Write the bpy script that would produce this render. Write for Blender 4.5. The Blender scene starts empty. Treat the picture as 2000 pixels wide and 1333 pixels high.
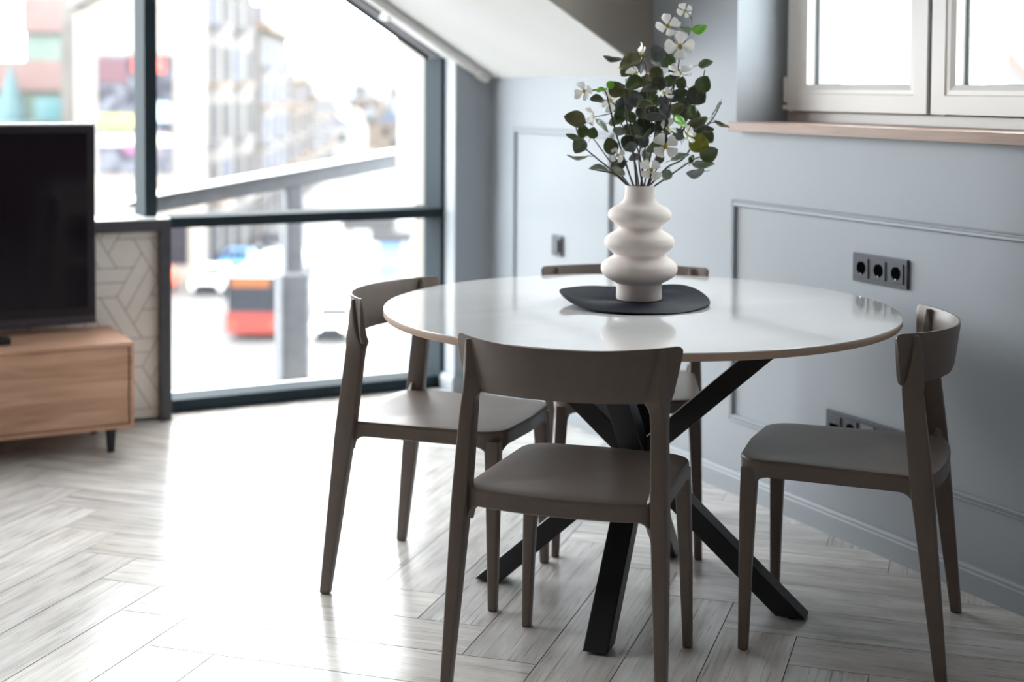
import bpy, bmesh, math, random
from mathutils import Vector, Matrix, noise
PI = math.pi
R = math.radians
SC = bpy.context.scene
COL = SC.collection

# ------------------------------------------------------------------ camera, world, light, exposure
TH = 0.477                       # the room's axes are turned this much against the camera
cam_d = bpy.data.cameras.new('camera')
cam = bpy.data.objects.new('camera', cam_d)
COL.objects.link(cam)
SC.camera = cam
c_, s_ = math.cos(TH), math.sin(TH)
PITCH, ROLL = 0.0433, 0.0060
F_ = Vector((0, math.cos(PITCH), -math.sin(PITCH)))
U_ = Vector((0, math.sin(PITCH), math.cos(PITCH)))
R_ = Vector((1, 0, 0))
R_, U_ = math.cos(ROLL)*R_ + math.sin(ROLL)*U_, -math.sin(ROLL)*R_ + math.cos(ROLL)*U_
turn = Matrix(((c_, s_, 0), (-s_, c_, 0), (0, 0, 1)))
F_, U_, R_ = turn @ F_, turn @ U_, turn @ R_
m = Matrix((R_, U_, -F_)).transposed().to_4x4()
m.translation = Vector((0, 0, 1.3082))
cam.matrix_world = m
cam_d.sensor_width = 36
cam_d.lens = 2845.95/2000*36
cam_d.shift_x = 0
cam_d.shift_y = -(666.5-292.45)/2000      # rising-front style shift keeps the verticals upright
cam_d.clip_end = 2000
cam_d.clip_start = 0.05
cam_d.dof.use_dof = True
cam_d.dof.focus_distance = 3.35
cam_d.dof.aperture_fstop = 2.0

SC.view_settings.view_transform = 'Standard'
SC.view_settings.look = 'None'
SC.view_settings.gamma = 1
SC.view_settings.use_curve_mapping = False
SC.view_settings.exposure = 0.12
SKY = 12.5
w = bpy.data.worlds.new('overcast_sky')
SC.world = w
w.use_nodes = True
nt = w.node_tree
bg = nt.nodes['Background']
bg.inputs['Strength'].default_value = SKY
tc = nt.nodes.new('ShaderNodeTexCoord')
sx = nt.nodes.new('ShaderNodeSeparateXYZ')
rp = nt.nodes.new('ShaderNodeValToRGB')
nt.links.new(tc.outputs['Generated'], sx.inputs[0])
nt.links.new(sx.outputs['Z'], rp.inputs[0])
rp.color_ramp.elements[0].position = 0.0
rp.color_ramp.elements[0].color = (0.93, 0.95, 0.98, 1)
rp.color_ramp.elements[1].position = 0.6
rp.color_ramp.elements[1].color = (1.0, 1.0, 1.02, 1)
nt.links.new(rp.outputs[0], bg.inputs['Color'])
SC.cycles.max_bounces = 8
SC.cycles.diffuse_bounces = 5
SC.cycles.glossy_bounces = 4
SC.cycles.transparent_max_bounces = 12
SC.cycles.sample_clamp_indirect = 6

def portal(name, loc, rot, sx_, sy_):
    l = bpy.data.lights.new(name, 'AREA'); l.shape = 'RECTANGLE'; l.size = sx_; l.size_y = sy_
    l.cycles.is_portal = True
    o = bpy.data.objects.new(name, l); o.location = loc; o.rotation_euler = rot; COL.objects.link(o)
portal('window_portal', (0.55, 5.98, 1.25), (R(-90), 0, 0), 4.3, 2.5)
portal('side_window_portal', (3.16, 3.148, 1.78), (0, R(90), 0), 1.16, 1.36)

# ------------------------------------------------------------------ materials
MATS = {}
def mat(name, col, rough=0.5, metal=0.0, spec=0.5, coat=0.0, emit=None, est=0):
    if name in MATS: return MATS[name]
    m_ = bpy.data.materials.new(name); m_.use_nodes = True
    b = m_.node_tree.nodes['Principled BSDF']
    b.inputs['Base Color'].default_value = (*col, 1)
    b.inputs['Roughness'].default_value = rough
    b.inputs['Metallic'].default_value = metal
    b.inputs['Specular IOR Level'].default_value = spec
    b.inputs['Coat Weight'].default_value = coat
    b.inputs['Coat Roughness'].default_value = 0.05
    if emit:
        b.inputs['Emission Color'].default_value = (*emit, 1)
        b.inputs['Emission Strength'].default_value = est
    MATS[name] = m_
    return m_
def nd(m_, t, **k):
    n = m_.node_tree.nodes.new(t)
    for a, v in k.items(): setattr(n, a, v)
    return n
def lk(m_, a, b): m_.node_tree.links.new(a, b)
def bsdf(m_): return m_.node_tree.nodes['Principled BSDF']
def noisy(m_, c1, c2, scale, vscale=(1,1,1), detail=4, bump=0, dist=0.0, lo=0.3, hi=0.7):
    tc = nd(m_, 'ShaderNodeTexCoord'); mp = nd(m_, 'ShaderNodeMapping'); nz = nd(m_, 'ShaderNodeTexNoise'); cr = nd(m_, 'ShaderNodeValToRGB')
    mp.inputs['Scale'].default_value = vscale
    nz.inputs['Scale'].default_value = scale; nz.inputs['Detail'].default_value = detail; nz.inputs['Distortion'].default_value = dist
    lk(m_, tc.outputs['Object'], mp.inputs[0]); lk(m_, mp.outputs[0], nz.inputs['Vector']); lk(m_, nz.outputs['Fac'], cr.inputs[0])
    cr.color_ramp.elements[0].position = lo; cr.color_ramp.elements[0].color = (*c1, 1)
    cr.color_ramp.elements[1].position = hi; cr.color_ramp.elements[1].color = (*c2, 1)
    lk(m_, cr.outputs[0], bsdf(m_).inputs['Base Color'])
    if bump:
        bp = nd(m_, 'ShaderNodeBump'); bp.inputs['Strength'].default_value = bump; bp.inputs['Distance'].default_value = 0.002
        lk(m_, nz.outputs['Fac'], bp.inputs['Height']); lk(m_, bp.outputs[0], bsdf(m_).inputs['Normal'])
    return m_

WALLP = noisy(mat('blue_grey_wall_paint', (.3, .33, .36), .55), (.325, .358, .393), (.343, .376, .411), 3)
DORM = noisy(mat('wall_paint_warm_bounce', (.3, .27, .24), .7), (.30, .27, .245), (.32, .29, .26), 3)  # grey wall paint with the room's warm bounce light tinted into it
CEIL = noisy(mat('white_ceiling_paint', (.8, .8, .78), .8), (.80, .80, .78), (.83, .83, .81), 3)
ROOMW = noisy(mat('beige_room_paint', (.5, .45, .4), .8), (.23, .145, .10), (.26, .165, .115), 2)
FRAME = mat('anodised_dark_frame', (.022, .034, .042), .72, 0, .12)
POSTM = noisy(mat('charcoal_trim', (.05, .05, .06), .5), (.045, .045, .055), (.06, .06, .068), 20)
WFR = mat('white_window_plastic', (.76, .74, .72), .35)
WINT = mat('white_glazing_bead', (.82, .82, .82), .35)
GASK = mat('dark_gasket', (.03, .04, .05), .5)
SILLW = noisy(mat('light_oak_sill', (.5, .36, .28), .45), (.27, .170, .125), (.35, .232, .178), 6, (40, 1.2, 40), 6)
BLACKM = mat('black_powder_coat', (.012, .012, .017), .42)
CHAIRM = noisy(mat('taupe_moulded_plastic', (.17, .15, .13), .38), (.172, .139, .122), (.186, .151, .133), 30)
VASEM = noisy(mat('matte_offwhite_ceramic', (.7, .66, .63), .75), (.82, .745, .71), (.86, .785, .75), 25, bump=.1)
STEMM = noisy(mat('dark_brown_stem', (.03, .015, .02), .6), (.03, .014, .018), (.06, .03, .03), 80)
SCREEN = mat('glossy_black_screen', (.006, .005, .010), .08, 0, .5)
TVB = mat('black_tv_plastic', (.015, .013, .02), .3)
TVSIL = mat('silver_tv_trim', (.75, .75, .77), .3, .3)
OUTL = mat('grey_socket_plastic', (.065, .07, .088), .45, 0, .35)
OUTLD = mat('black_socket_shade', (.003, .003, .003), 1, 0, 0)  # shade inside sockets and ports, put into the colour
OUTLL = mat('pale_grey_insert', (.16, .16, .18), .4)
CHROME = mat('bright_metal', (.8, .8, .8), .2, 1)
RUB = mat('black_rubber', (.02, .02, .02), .7)
TILE = noisy(mat('beige_wall_tile', (.6, .56, .52), .35), (.74, .68, .63), (.80, .74, .69), 4)
GROUT = mat('grey_grout', (.17, .16, .155), .8)
BLIND = mat('white_aluminium_rail', (.72, .71, .69), .35)
MATM = mat('dark_woven_fibre', (.010, .015, .027), .6, 0, .3)

def glass():
    m_ = bpy.data.materials.new('window_glass'); m_.use_nodes = True
    t = m_.node_tree; t.nodes.remove(bsdf(m_)); out = t.nodes['Material Output']
    tr = nd(m_, 'ShaderNodeBsdfTransparent'); gl = nd(m_, 'ShaderNodeBsdfGlossy'); mx = nd(m_, 'ShaderNodeMixShader'); lw = nd(m_, 'ShaderNodeLayerWeight'); pw = nd(m_, 'ShaderNodeMath', operation='POWER'); fr = nd(m_, 'ShaderNodeMath', operation='MULTIPLY_ADD')
    tr.inputs['Color'].default_value = (.97, .985, .98, 1); gl.inputs['Roughness'].default_value = .02
    lw.inputs['Blend'].default_value = .5; pw.inputs[1].default_value = 5; fr.inputs[1].default_value = .92; fr.inputs[2].default_value = .04
    lk(m_, lw.outputs['Facing'], pw.inputs[0]); lk(m_, pw.outputs[0], fr.inputs[0])
    lk(m_, fr.outputs[0], mx.inputs[0]); lk(m_, tr.outputs[0], mx.inputs[1]); lk(m_, gl.outputs[0], mx.inputs[2]); lk(m_, mx.outputs[0], out.inputs['Surface'])
    return m_
GLASS = glass()

def wood_floor():
    m_ = mat('whitewashed_oak_plank', (.6, .58, .55), .25, 0, .6)
    t = m_.node_tree
    uv = nd(m_, 'ShaderNodeUVMap'); uv.uv_map = 'plank'
    at = nd(m_, 'ShaderNodeAttribute'); at.attribute_name = 'tone'
    mp = nd(m_, 'ShaderNodeMapping'); mp.inputs['Scale'].default_value = (.55, 20, 1)
    nz = nd(m_, 'ShaderNodeTexNoise'); nz.inputs['Scale'].default_value = 2.2; nz.inputs['Detail'].default_value = 8; nz.inputs['Roughness'].default_value = .62; nz.inputs['Distortion'].default_value = .6
    cr = nd(m_, 'ShaderNodeValToRGB')
    e = cr.color_ramp.elements
    e[0].position = .24; e[0].color = (.36, .335, .31, 1)
    e[1].position = .62; e[1].color = (.80, .78, .755, 1)
    k = e.new(.40); k.color = (.67, .648, .62, 1)
    lk(m_, uv.outputs[0], mp.inputs[0]); lk(m_, mp.outputs[0], nz.inputs['Vector']); lk(m_, nz.outputs['Fac'], cr.inputs[0])
    # broad worn patches
    mp2 = nd(m_, 'ShaderNodeMapping'); mp2.inputs['Scale'].default_value = (1.6, 6, 1)
    n2 = nd(m_, 'ShaderNodeTexNoise'); n2.inputs['Scale'].default_value = 3; n2.inputs['Detail'].default_value = 3
    c2 = nd(m_, 'ShaderNodeValToRGB'); c2.color_ramp.elements[0].position = .35; c2.color_ramp.elements[0].color = (.80, .79, .78, 1); c2.color_ramp.elements[1].position = .6; c2.color_ramp.elements[1].color = (1, 1, 1, 1)
    lk(m_, uv.outputs[0], mp2.inputs[0]); lk(m_, mp2.outputs[0], n2.inputs['Vector']); lk(m_, n2.outputs['Fac'], c2.inputs[0])
    mx = nd(m_, 'ShaderNodeMix', data_type='RGBA', blend_type='MULTIPLY'); mx.inputs[0].default_value = 1
    lk(m_, cr.outputs[0], mx.inputs[6]); lk(m_, c2.outputs[0], mx.inputs[7])
    mx2 = nd(m_, 'ShaderNodeMix', data_type='RGBA', blend_type='MULTIPLY'); mx2.inputs[0].default_value = 1
    lk(m_, mx.outputs[2], mx2.inputs[6]); lk(m_, at.outputs['Color'], mx2.inputs[7])
    mp3 = nd(m_, 'ShaderNodeMapping'); mp3.inputs['Scale'].default_value = (2.2, 60, 1)
    n3 = nd(m_, 'ShaderNodeTexNoise'); n3.inputs['Scale'].default_value = 2.0; n3.inputs['Detail'].default_value = 6; n3.inputs['Roughness'].default_value = .7
    c3 = nd(m_, 'ShaderNodeValToRGB'); c3.color_ramp.elements[0].position = .33; c3.color_ramp.elements[0].color = (.50, .47, .445, 1); c3.color_ramp.elements[1].position = .45; c3.color_ramp.elements[1].color = (1, 1, 1, 1)
    mx3 = nd(m_, 'ShaderNodeMix', data_type='RGBA', blend_type='MULTIPLY'); mx3.inputs[0].default_value = 1
    lk(m_, uv.outputs[0], mp3.inputs[0]); lk(m_, mp3.outputs[0], n3.inputs['Vector']); lk(m_, n3.outputs['Fac'], c3.inputs[0])
    lk(m_, mx2.outputs[2], mx3.inputs[6]); lk(m_, c3.outputs[0], mx3.inputs[7])
    lk(m_, mx3.outputs[2], bsdf(m_).inputs['Base Color'])
    bp = nd(m_, 'ShaderNodeBump'); bp.inputs['Strength'].default_value = .12; bp.inputs['Distance'].default_value = .001
    lk(m_, nz.outputs['Fac'], bp.inputs['Height']); lk(m_, bp.outputs[0], bsdf(m_).inputs['Normal'])
    return m_
FLOORM = wood_floor()
SEAM = mat('dark_plank_seam', (.22, .20, .185), .7)

def walnut():
    m_ = mat('brown_wood_veneer', (.35, .2, .13), .5)
    return noisy(m_, (.40, .210, .130), (.70, .430, .300), 1.6, (1.3, 1.3, 16), 7, dist=.7, lo=.28, hi=.72)
WALNUT = walnut()
TOPM = noisy(mat('gloss_white_marble_laminate', (.7, .7, .7), .09, 0, .5, .6), (.78, .775, .78), (.82, .815, .815), 1.8, (1, 2.2, 1), 5, dist=1.2, lo=.35, hi=.6)
EDGE = mat('beige_table_edge', (.60, .46, .37), .45, 0, .3)

# ------------------------------------------------------------------ object helpers
def finish(name, bm, m_, parent=None, smooth=False, bevel=0, kind=None):
    me = bpy.data.meshes.new(name)
    bmesh.ops.recalc_face_normals(bm, faces=bm.faces[:])
    bm.to_mesh(me); bm.free()
    for k in (m_ if isinstance(m_, (list, tuple)) else [m_]): me.materials.append(k)
    o = bpy.data.objects.new(name, me); COL.objects.link(o)
    if smooth:
        for p in me.polygons: p.use_smooth = True
        try: me.set_sharp_from_angle(angle=R(38))
        except Exception: pass
    if bevel:
        b = o.modifiers.new('bevel', 'BEVEL'); b.width = bevel; b.segments = 2; b.limit_method = 'ANGLE'; b.angle_limit = R(40)
    if parent: o.parent = parent
    if kind: o['kind'] = kind
    return o
def tag(o, label, cat, group=None, kind=None):
    o['label'] = label; o['category'] = cat
    if group: o['group'] = group
    if kind: o['kind'] = kind
    return o
def thing(name, label, cat, loc=(0, 0, 0), rotz=0, group=None):
    o = bpy.data.objects.new(name, None); o.empty_display_size = .1; COL.objects.link(o)
    o.location = loc; o.rotation_euler = (0, 0, rotz)
    return tag(o, label, cat, group)
def snode(name, loc=(0, 0, 0)):
    o = bpy.data.objects.new(name, None); COL.objects.link(o); o['kind'] = 'structure'; o.location = loc
    return o
def box(bm, x0, x1, y0, y1, z0, z1, mi=0):
    v = [bm.verts.new(p) for p in ((x0,y0,z0),(x1,y0,z0),(x1,y1,z0),(x0,y1,z0),(x0,y0,z1),(x1,y0,z1),(x1,y1,z1),(x0,y1,z1))]
    for f in ((0,3,2,1),(4,5,6,7),(0,1,5,4),(1,2,6,5),(2,3,7,6),(3,0,4,7)):
        bm.faces.new([v[i] for i in f]).material_index = mi
    return v
def bx(*a, mi=0):
    bm = bmesh.new(); box(bm, *a, mi=mi); return bm
def loft(bm, rings, cap=True, closed=True, mi=0):
    vs = [[bm.verts.new(p) for p in r] for r in rings]
    n = len(vs[0])
    for a, b in zip(vs, vs[1:]):
        for i in range(n if closed else n-1):
            j = (i+1) % n
            bm.faces.new((a[i], a[j], b[j], b[i])).material_index = mi
    if cap:
        bm.faces.new(vs[0][::-1]).material_index = mi; bm.faces.new(vs[-1]).material_index = mi
    return vs
def ring_rect(c, ux, uy, w_, h_, r=.004, n=3):
    c = Vector(c); ux = Vector(ux).normalized(); uy = Vector(uy).normalized(); out = []
    r = min(r, w_*.49, h_*.49)
    for k, (sx_, sy_) in enumerate(((1,1),(-1,1),(-1,-1),(1,-1))):
        for i in range(n+1):
            a = (k + i/n)*PI/2
            out.append(c + ux*(sx_*(w_/2-r) + r*math.cos(a)) + uy*(sy_*(h_/2-r) + r*math.sin(a)))
    return out
def lathe(bm, prof, n=64, cx=0, cy=0, mi=0):
    rings = [[(cx+r*math.cos(2*PI*i/n), cy+r*math.sin(2*PI*i/n), z) for i in range(n)] for r, z in prof]
    return loft(bm, rings, mi=mi)
def tube(bm, pts, rad, n=6):
    pts = [Vector(p) for p in pts]; rings = []
    for i, p in enumerate(pts):
        d = (pts[min(i+1, len(pts)-1)] - pts[max(i-1, 0)]).normalized()
        a = d.orthogonal().normalized() if i == 0 else (rings_a - d*rings_a.dot(d)).normalized()
        rings_a = a; b = d.cross(a); r = rad(i/(len(pts)-1)) if callable(rad) else rad
        rings.append([p + a*(r*math.cos(2*PI*k/n)) + b*(r*math.sin(2*PI*k/n)) for k in range(n)])
    loft(bm, rings)
def smooth_path(pts, k=6):
    P = [Vector(p) for p in pts]; out = []
    for i in range(len(P)-1):
        p0, p1, p2, p3 = P[max(i-1, 0)], P[i], P[i+1], P[min(i+2, len(P)-1)]
        for t in range(k):
            t /= k
            out.append(.5*((2*p1)+(-p0+p2)*t+(2*p0-5*p1+4*p2-p3)*t*t+(-p0+3*p1-3*p2+p3)*t**3))
    out.append(P[-1]); return out

# ------------------------------------------------------------------ bouquet data: leaf (centre, axis, normal, length, width, tone), flower (centre, normal, radius, spin), stem paths
LEAVES=[
((1.9577, 3.2251, 1.3843),(-0.9589, 0.2284, 0.1687),(-0.224, -0.2433, -0.9437),0.0492,0.0404,'d'),
((1.9879, 3.1812, 1.3711),(-0.7933, 0.4383, -0.4225),(-0.5958, -0.4163, 0.6868),0.0682,0.0559,'o'),
((2.0069, 3.2363, 1.353),(-0.4223, 0.5286, -0.7364),(-0.5522, -0.7943, -0.2535),0.0417,0.0342,'o'),
((2.0439, 3.1483, 1.3956),(-0.465, 0.1881, 0.8651),(-0.4381, -0.898, -0.0402),0.0455,0.0379,'b'),
((2.0785, 3.1533, 1.3775),(-0.5543, 0.3267, -0.7656),(-0.4793, -0.8772, -0.0274),0.0417,0.0379,'g'),
((2.1991, 3.1569, 1.3716),(0.7129, -0.6551, 0.2503),(-0.6149, -0.4123, 0.6722),0.0379,0.0311,'g'),
((2.085, 3.1938, 1.3687),(0.9, -0.3999, -0.1734),(-0.0248, -0.444, 0.8957),0.0568,0.0466,'b'),
((2.0739, 3.2005, 1.3421),(-0.3362, 0.0926, -0.9372),(-0.4361, -0.8974, 0.0678),0.0417,0.0360,'o'),
((1.9726, 3.1454, 1.3168),(-0.6979, 0.6347, -0.3317),(-0.7158, -0.603, 0.3521),0.0492,0.0404,'g'),
((2.0653, 3.1729, 1.3174),(-0.4309, 0.2548, -0.8657),(-0.4716, -0.8814, -0.0247),0.0417,0.0379,'d'),
((1.9799, 3.2457, 1.3035),(-0.5084, 0.4051, 0.7599),(-0.5277, -0.8439, 0.0968),0.0455,0.0417,'o'),
((2.0022, 3.2385, 1.2979),(0.8102, -0.3098, -0.4977),(-0.5807, -0.5407, -0.6087),0.0492,0.0404,'o'),
((2.1526, 3.0989, 1.318),(0.5068, -0.0966, 0.8566),(-0.389, -0.9124, 0.1272),0.0455,0.0417,'g'),
((2.0296, 3.2319, 1.2772),(0.7265, -0.3784, -0.5736),(-0.5875, -0.7749, -0.233),0.0530,0.0435,'b'),
((2.0194, 3.2692, 1.2614),(-0.1653, 0.0583, 0.9845),(-0.4553, -0.89, -0.0237),0.0455,0.0492,'b'),
((2.0397, 3.1745, 1.3022),(0.7919, -0.6046, 0.0858),(-0.3459, -0.3282, 0.879),0.0455,0.0373,'d'),
((2.1424, 3.1898, 1.293),(0.7407, -0.5814, 0.3367),(-0.3911, -0.7806, -0.4876),0.0417,0.0342,'d'),
((2.1624, 3.142, 1.2877),(0.7748, -0.1146, -0.6217),(-0.2713, -0.9486, -0.1633),0.0568,0.0530,'d'),
((2.0246, 3.1674, 1.2591),(0.9851, -0.1506, 0.0826),(-0.1414, -0.4381, 0.8877),0.0530,0.0435,'o'),
((1.9314, 3.2599, 1.2748),(-0.9664, 0.2425, 0.0849),(-0.1069, -0.6798, 0.7255),0.0379,0.0311,'d'),
((1.9228, 3.2238, 1.3015),(0.8713, -0.4591, 0.1736),(-0.3619, -0.362, 0.859),0.0284,0.0233,'r'),
((1.9192, 3.1712, 1.3146),(0.5224, -0.5892, 0.6164),(-0.6333, -0.7522, -0.1823),0.0227,0.0208,'r'),
((1.8727, 3.2709, 1.2238),(-0.9013, 0.3485, 0.2574),(-0.2255, -0.8847, 0.4081),0.0568,0.0466,'o'),
((1.9034, 3.282, 1.1911),(-0.3178, 0.1298, -0.9393),(-0.4497, -0.8927, 0.0288),0.0341,0.0303,'g'),
((1.9439, 3.3021, 1.1882),(0.2955, -0.1731, 0.9395),(-0.4646, -0.8854, -0.017),0.0303,0.0303,'g'),
((1.8558, 3.2482, 1.1794),(-0.7331, 0.5361, 0.4185),(0.085, -0.5382, 0.8385),0.0417,0.0342,'g'),
((1.8805, 3.2606, 1.1561),(-0.4794, 0.1581, -0.8633),(-0.4223, -0.9038, 0.069),0.0417,0.0379,'w'),
((1.8642, 3.2395, 1.1328),(-0.8998, 0.4349, 0.0349),(-0.125, -0.1804, -0.9756),0.0530,0.0435,'g'),
((1.9533, 3.2697, 1.2081),(0.6261, -0.3286, -0.7071),(0.3861, -0.6572, 0.6473),0.0455,0.0373,'w'),
((2.0019, 3.2765, 1.2172),(0.7315, -0.6608, 0.1681),(-0.557, -0.4369, 0.7063),0.0417,0.0342,'g'),
((1.9583, 3.2331, 1.1561),(-0.1631, 0.3996, 0.9021),(-0.5259, -0.8088, 0.2632),0.0455,0.0379,'g'),
((1.914, 3.2203, 1.0953),(-0.9007, 0.4256, 0.0871),(-0.046, -0.2928, 0.9551),0.0492,0.0404,'w'),
((2.0027, 3.2649, 1.1045),(0.9148, -0.2273, 0.3338),(-0.0618, -0.8956, -0.4406),0.0492,0.0404,'d'),
((1.9902, 3.2514, 1.0863),(0.9102, -0.1076, -0.4001),(-0.3765, -0.6176, -0.6905),0.0455,0.0373,'w'),
((2.0748, 3.2772, 1.2032),(0.0409, -0.2883, 0.9567),(-0.4827, -0.844, -0.2338),0.0492,0.0455,'d'),
((2.0314, 3.1362, 1.2335),(0.0506, 0.098, 0.9939),(-0.4564, -0.8829, 0.1103),0.0227,0.0568,'b'),
((2.1111, 3.1626, 1.2515),(0.8321, -0.36, -0.4218),(-0.54, -0.3532, -0.7639),0.0492,0.0404,'b'),
((2.0956, 3.1295, 1.2558),(0.6362, -0.5998, 0.4853),(-0.518, -0.7982, -0.3075),0.0379,0.0311,'o'),
((2.1365, 3.1748, 1.3197),(0.0952, -0.191, 0.977),(-0.7276, -0.6831, -0.0627),0.0341,0.0280,'g'),
((2.1037, 3.1309, 1.222),(0.6855, -0.3421, -0.6427),(0.1259, -0.8138, 0.5674),0.0417,0.0342,'r'),
((2.1609, 3.1351, 1.2216),(0.9459, -0.206, 0.2505),(-0.0107, -0.7917, -0.6108),0.0568,0.0466,'o'),
((2.1627, 3.1275, 1.2029),(0.7985, -0.496, 0.3411),(-0.1188, -0.6853, -0.7185),0.0417,0.0342,'d'),
((2.1596, 3.1255, 1.1633),(0.6636, -0.6728, -0.327),(-0.6836, -0.7229, 0.1002),0.0530,0.0492,'y'),
((2.2161, 3.166, 1.1784),(0.5515, -0.3318, -0.7654),(-0.4825, -0.8753, 0.0318),0.0360,0.0341,'g'),
((2.1819, 3.1111, 1.1371),(0.5969, -0.645, 0.4771),(-0.6681, -0.7289, -0.1494),0.0492,0.0417,'g'),
((2.1818, 3.1366, 1.1094),(0.8998, -0.4363, 0.0),(-0.2128, -0.4389, -0.873),0.0568,0.0466,'g'),
((2.1661, 3.15, 1.088),(-0.9797, 0.1822, -0.0835),(-0.063, -0.6753, -0.7348),0.0492,0.0404,'b'),
((2.214, 3.1253, 1.2576),(0.2953, -0.4215, 0.8574),(0.62, -0.5982, -0.5077),0.0455,0.0373,'w'),
((2.2474, 3.1465, 1.2132),(0.8358, -0.3517, -0.4215),(-0.4717, -0.0674, -0.8792),0.0417,0.0342,'o'),
((2.111, 3.0893, 1.249),(0.5404, -0.0122, 0.8413),(-0.0794, -0.9962, 0.0365),0.0341,0.0280,'g'),
((2.0038, 3.2171, 1.1618),(-0.3612, 0.0397, -0.9316),(-0.4156, -0.9012, 0.1227),0.0417,0.0455,'d'),
((1.9711, 3.1574, 1.1552),(-0.88, 0.3316, -0.34),(-0.365, -0.9302, 0.0374),0.0303,0.0265,'b'),
((2.0169, 3.21, 1.1828),(-0.8159, 0.5717, 0.0864),(-0.2868, -0.2704, -0.919),0.0492,0.0404,'w'),
((2.0188, 3.1536, 1.1883),(0.6829, -0.0134, 0.7304),(0.4645, -0.7636, -0.4484),0.0379,0.0311,'g'),
((2.025, 3.1386, 1.1571),(-0.6663, 0.3784, -0.6425),(-0.1119, -0.9027, -0.4156),0.0379,0.0311,'g'),
((2.1221, 3.2123, 1.1912),(0.7623, -0.5516, 0.3387),(-0.5651, -0.312, 0.7638),0.0341,0.0280,'g'),
((2.1397, 3.1906, 1.186),(-0.3754, 0.0084, 0.9268),(-0.4028, -0.9021, -0.155),0.0341,0.0379,'b'),
((2.1468, 3.1932, 1.1245),(0.7844, -0.5186, 0.3403),(-0.4645, -0.1276, 0.8763),0.0492,0.0404,'w'),
((2.0958, 3.1772, 1.0805),(-0.2102, 0.3244, -0.9223),(-0.5089, -0.8418, -0.1802),0.0303,0.0265,'w'),
((2.1586, 3.1564, 1.1222),(0.3392, -0.0864, 0.9368),(-0.8952, -0.3356, 0.2932),0.0227,0.0186,'g'),
((2.2048, 3.1517, 1.1981),(0.9538, -0.2482, 0.1695),(-0.2882, -0.5954, 0.7499),0.0341,0.0280,'d'),
((2.0062, 3.1591, 1.248),(-0.1566, 0.0752, 0.9848),(-0.9075, -0.4045, -0.1134),0.0417,0.0342,'d'),
((2.11, 3.2655, 1.273),(0.2426, 0.0987, 0.9651),(-0.3601, -0.9146, 0.184),0.0417,0.0342,'g'),
((1.9608, 3.1946, 1.1951),(-0.0916, 0.1977, -0.976),(-0.4757, -0.8697, -0.1315),0.0227,0.0341,'w'),
((2.0337, 3.195, 1.2209),(-0.1562, 0.41, 0.8986),(-0.528, -0.8035, 0.2749),0.0341,0.0341,'d'),
((2.1306, 3.2478, 1.2733),(0.2592, -0.2401, 0.9355),(-0.6572, -0.7536, -0.0114),0.0379,0.0311,'b'),
((2.1431, 3.1043, 1.4617),(0.8591, -0.4676, 0.2079),(-0.2155, -0.699, -0.6818),0.0398,0.0326,'r'),
((2.1174, 3.1291, 1.46),(-0.8318, 0.5274, 0.173),(-0.4372, -0.4305, -0.7897),0.0284,0.0233,'w'),
((2.1692, 3.2087, 1.2699),(-0.6587, 0.5716, 0.4894),(-0.7438, -0.5927, -0.309),0.0417,0.0342,'d'),
((2.0501, 3.1922, 1.202),(0.7313, -0.4656, 0.4985),(-0.6643, -0.652, 0.3655),0.0417,0.0342,'d'),
((2.0811, 3.1848, 1.2133),(-0.3443, 0.4012, -0.8488),(-0.8032, -0.5939, 0.045),0.0455,0.0373,'d'),
((2.1629, 3.2548, 1.2849),(-0.3685, 0.3632, 0.8558),(-0.5219, -0.8426, 0.1329),0.0341,0.0303,'d'),
((2.1007, 3.2871, 1.2883),(-0.7928, 0.5848, 0.1715),(-0.6091, -0.7701, -0.1898),0.0379,0.0311,'d'),
((1.9997, 3.2047, 1.2322),(-0.4141, 0.2855, 0.8643),(-0.2177, -0.953, 0.2105),0.0341,0.0280,'g'),
((2.0723, 3.1846, 1.183),(-0.0481, 0.2757, 0.9601),(0.1175, -0.9529, 0.2795),0.0341,0.0280,'d'),
((2.1579, 3.1702, 1.1941),(0.4595, -0.1992, 0.8655),(-0.7795, -0.5575, 0.2856),0.0379,0.0311,'g'),
((2.0763, 3.2781, 1.3231),(0.5106, -0.0877, 0.8554),(-0.7601, -0.511, 0.4013),0.0341,0.0280,'d'),
((2.1547, 3.2572, 1.3237),(0.8661, -0.4998, 0.0),(-0.4876, -0.845, 0.2195),0.0379,0.0311,'g'),
((2.0629, 3.1989, 1.2396),(-0.3779, 0.0027, -0.9258),(-0.4004, -0.9021, 0.1608),0.0417,0.0379,'d'),
((2.0618, 3.2804, 1.1219),(-0.8842, 0.3209, -0.3395),(-0.4639, -0.5173, 0.7192),0.0341,0.0280,'b'),
((2.0701, 3.1733, 1.1267),(0.5141, -0.0793, 0.8541),(0.1396, -0.9747, -0.1745),0.0341,0.0280,'d'),
((2.0929, 3.2718, 1.1295),(-0.5656, 0.3056, 0.766),(-0.7012, -0.6671, -0.2516),0.0303,0.0248,'w'),
((2.0135, 3.2702, 1.2384),(0.2743, -0.5012, 0.8207),(-0.3565, -0.8456, -0.3972),0.0455,0.0373,'g'),
((2.0634, 3.2569, 1.2769),(-0.7325, 0.5922, -0.3358),(-0.6092, -0.7904, -0.0649),0.0455,0.0379,'d'),
((2.1087, 3.2137, 1.2392),(0.5103, -0.0885, -0.8555),(-0.1706, -0.9853, 0.0001),0.0455,0.0373,'b'),
((2.0737, 3.2383, 1.3231),(-0.1363, 0.1141, 0.9841),(-0.8164, -0.5757, -0.0463),0.0417,0.0342,'o'),
((2.1191, 3.1474, 1.2404),(-0.2478, -0.1097, 0.9626),(-0.4162, -0.8851, -0.208),0.0455,0.0379,'d'),
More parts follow.
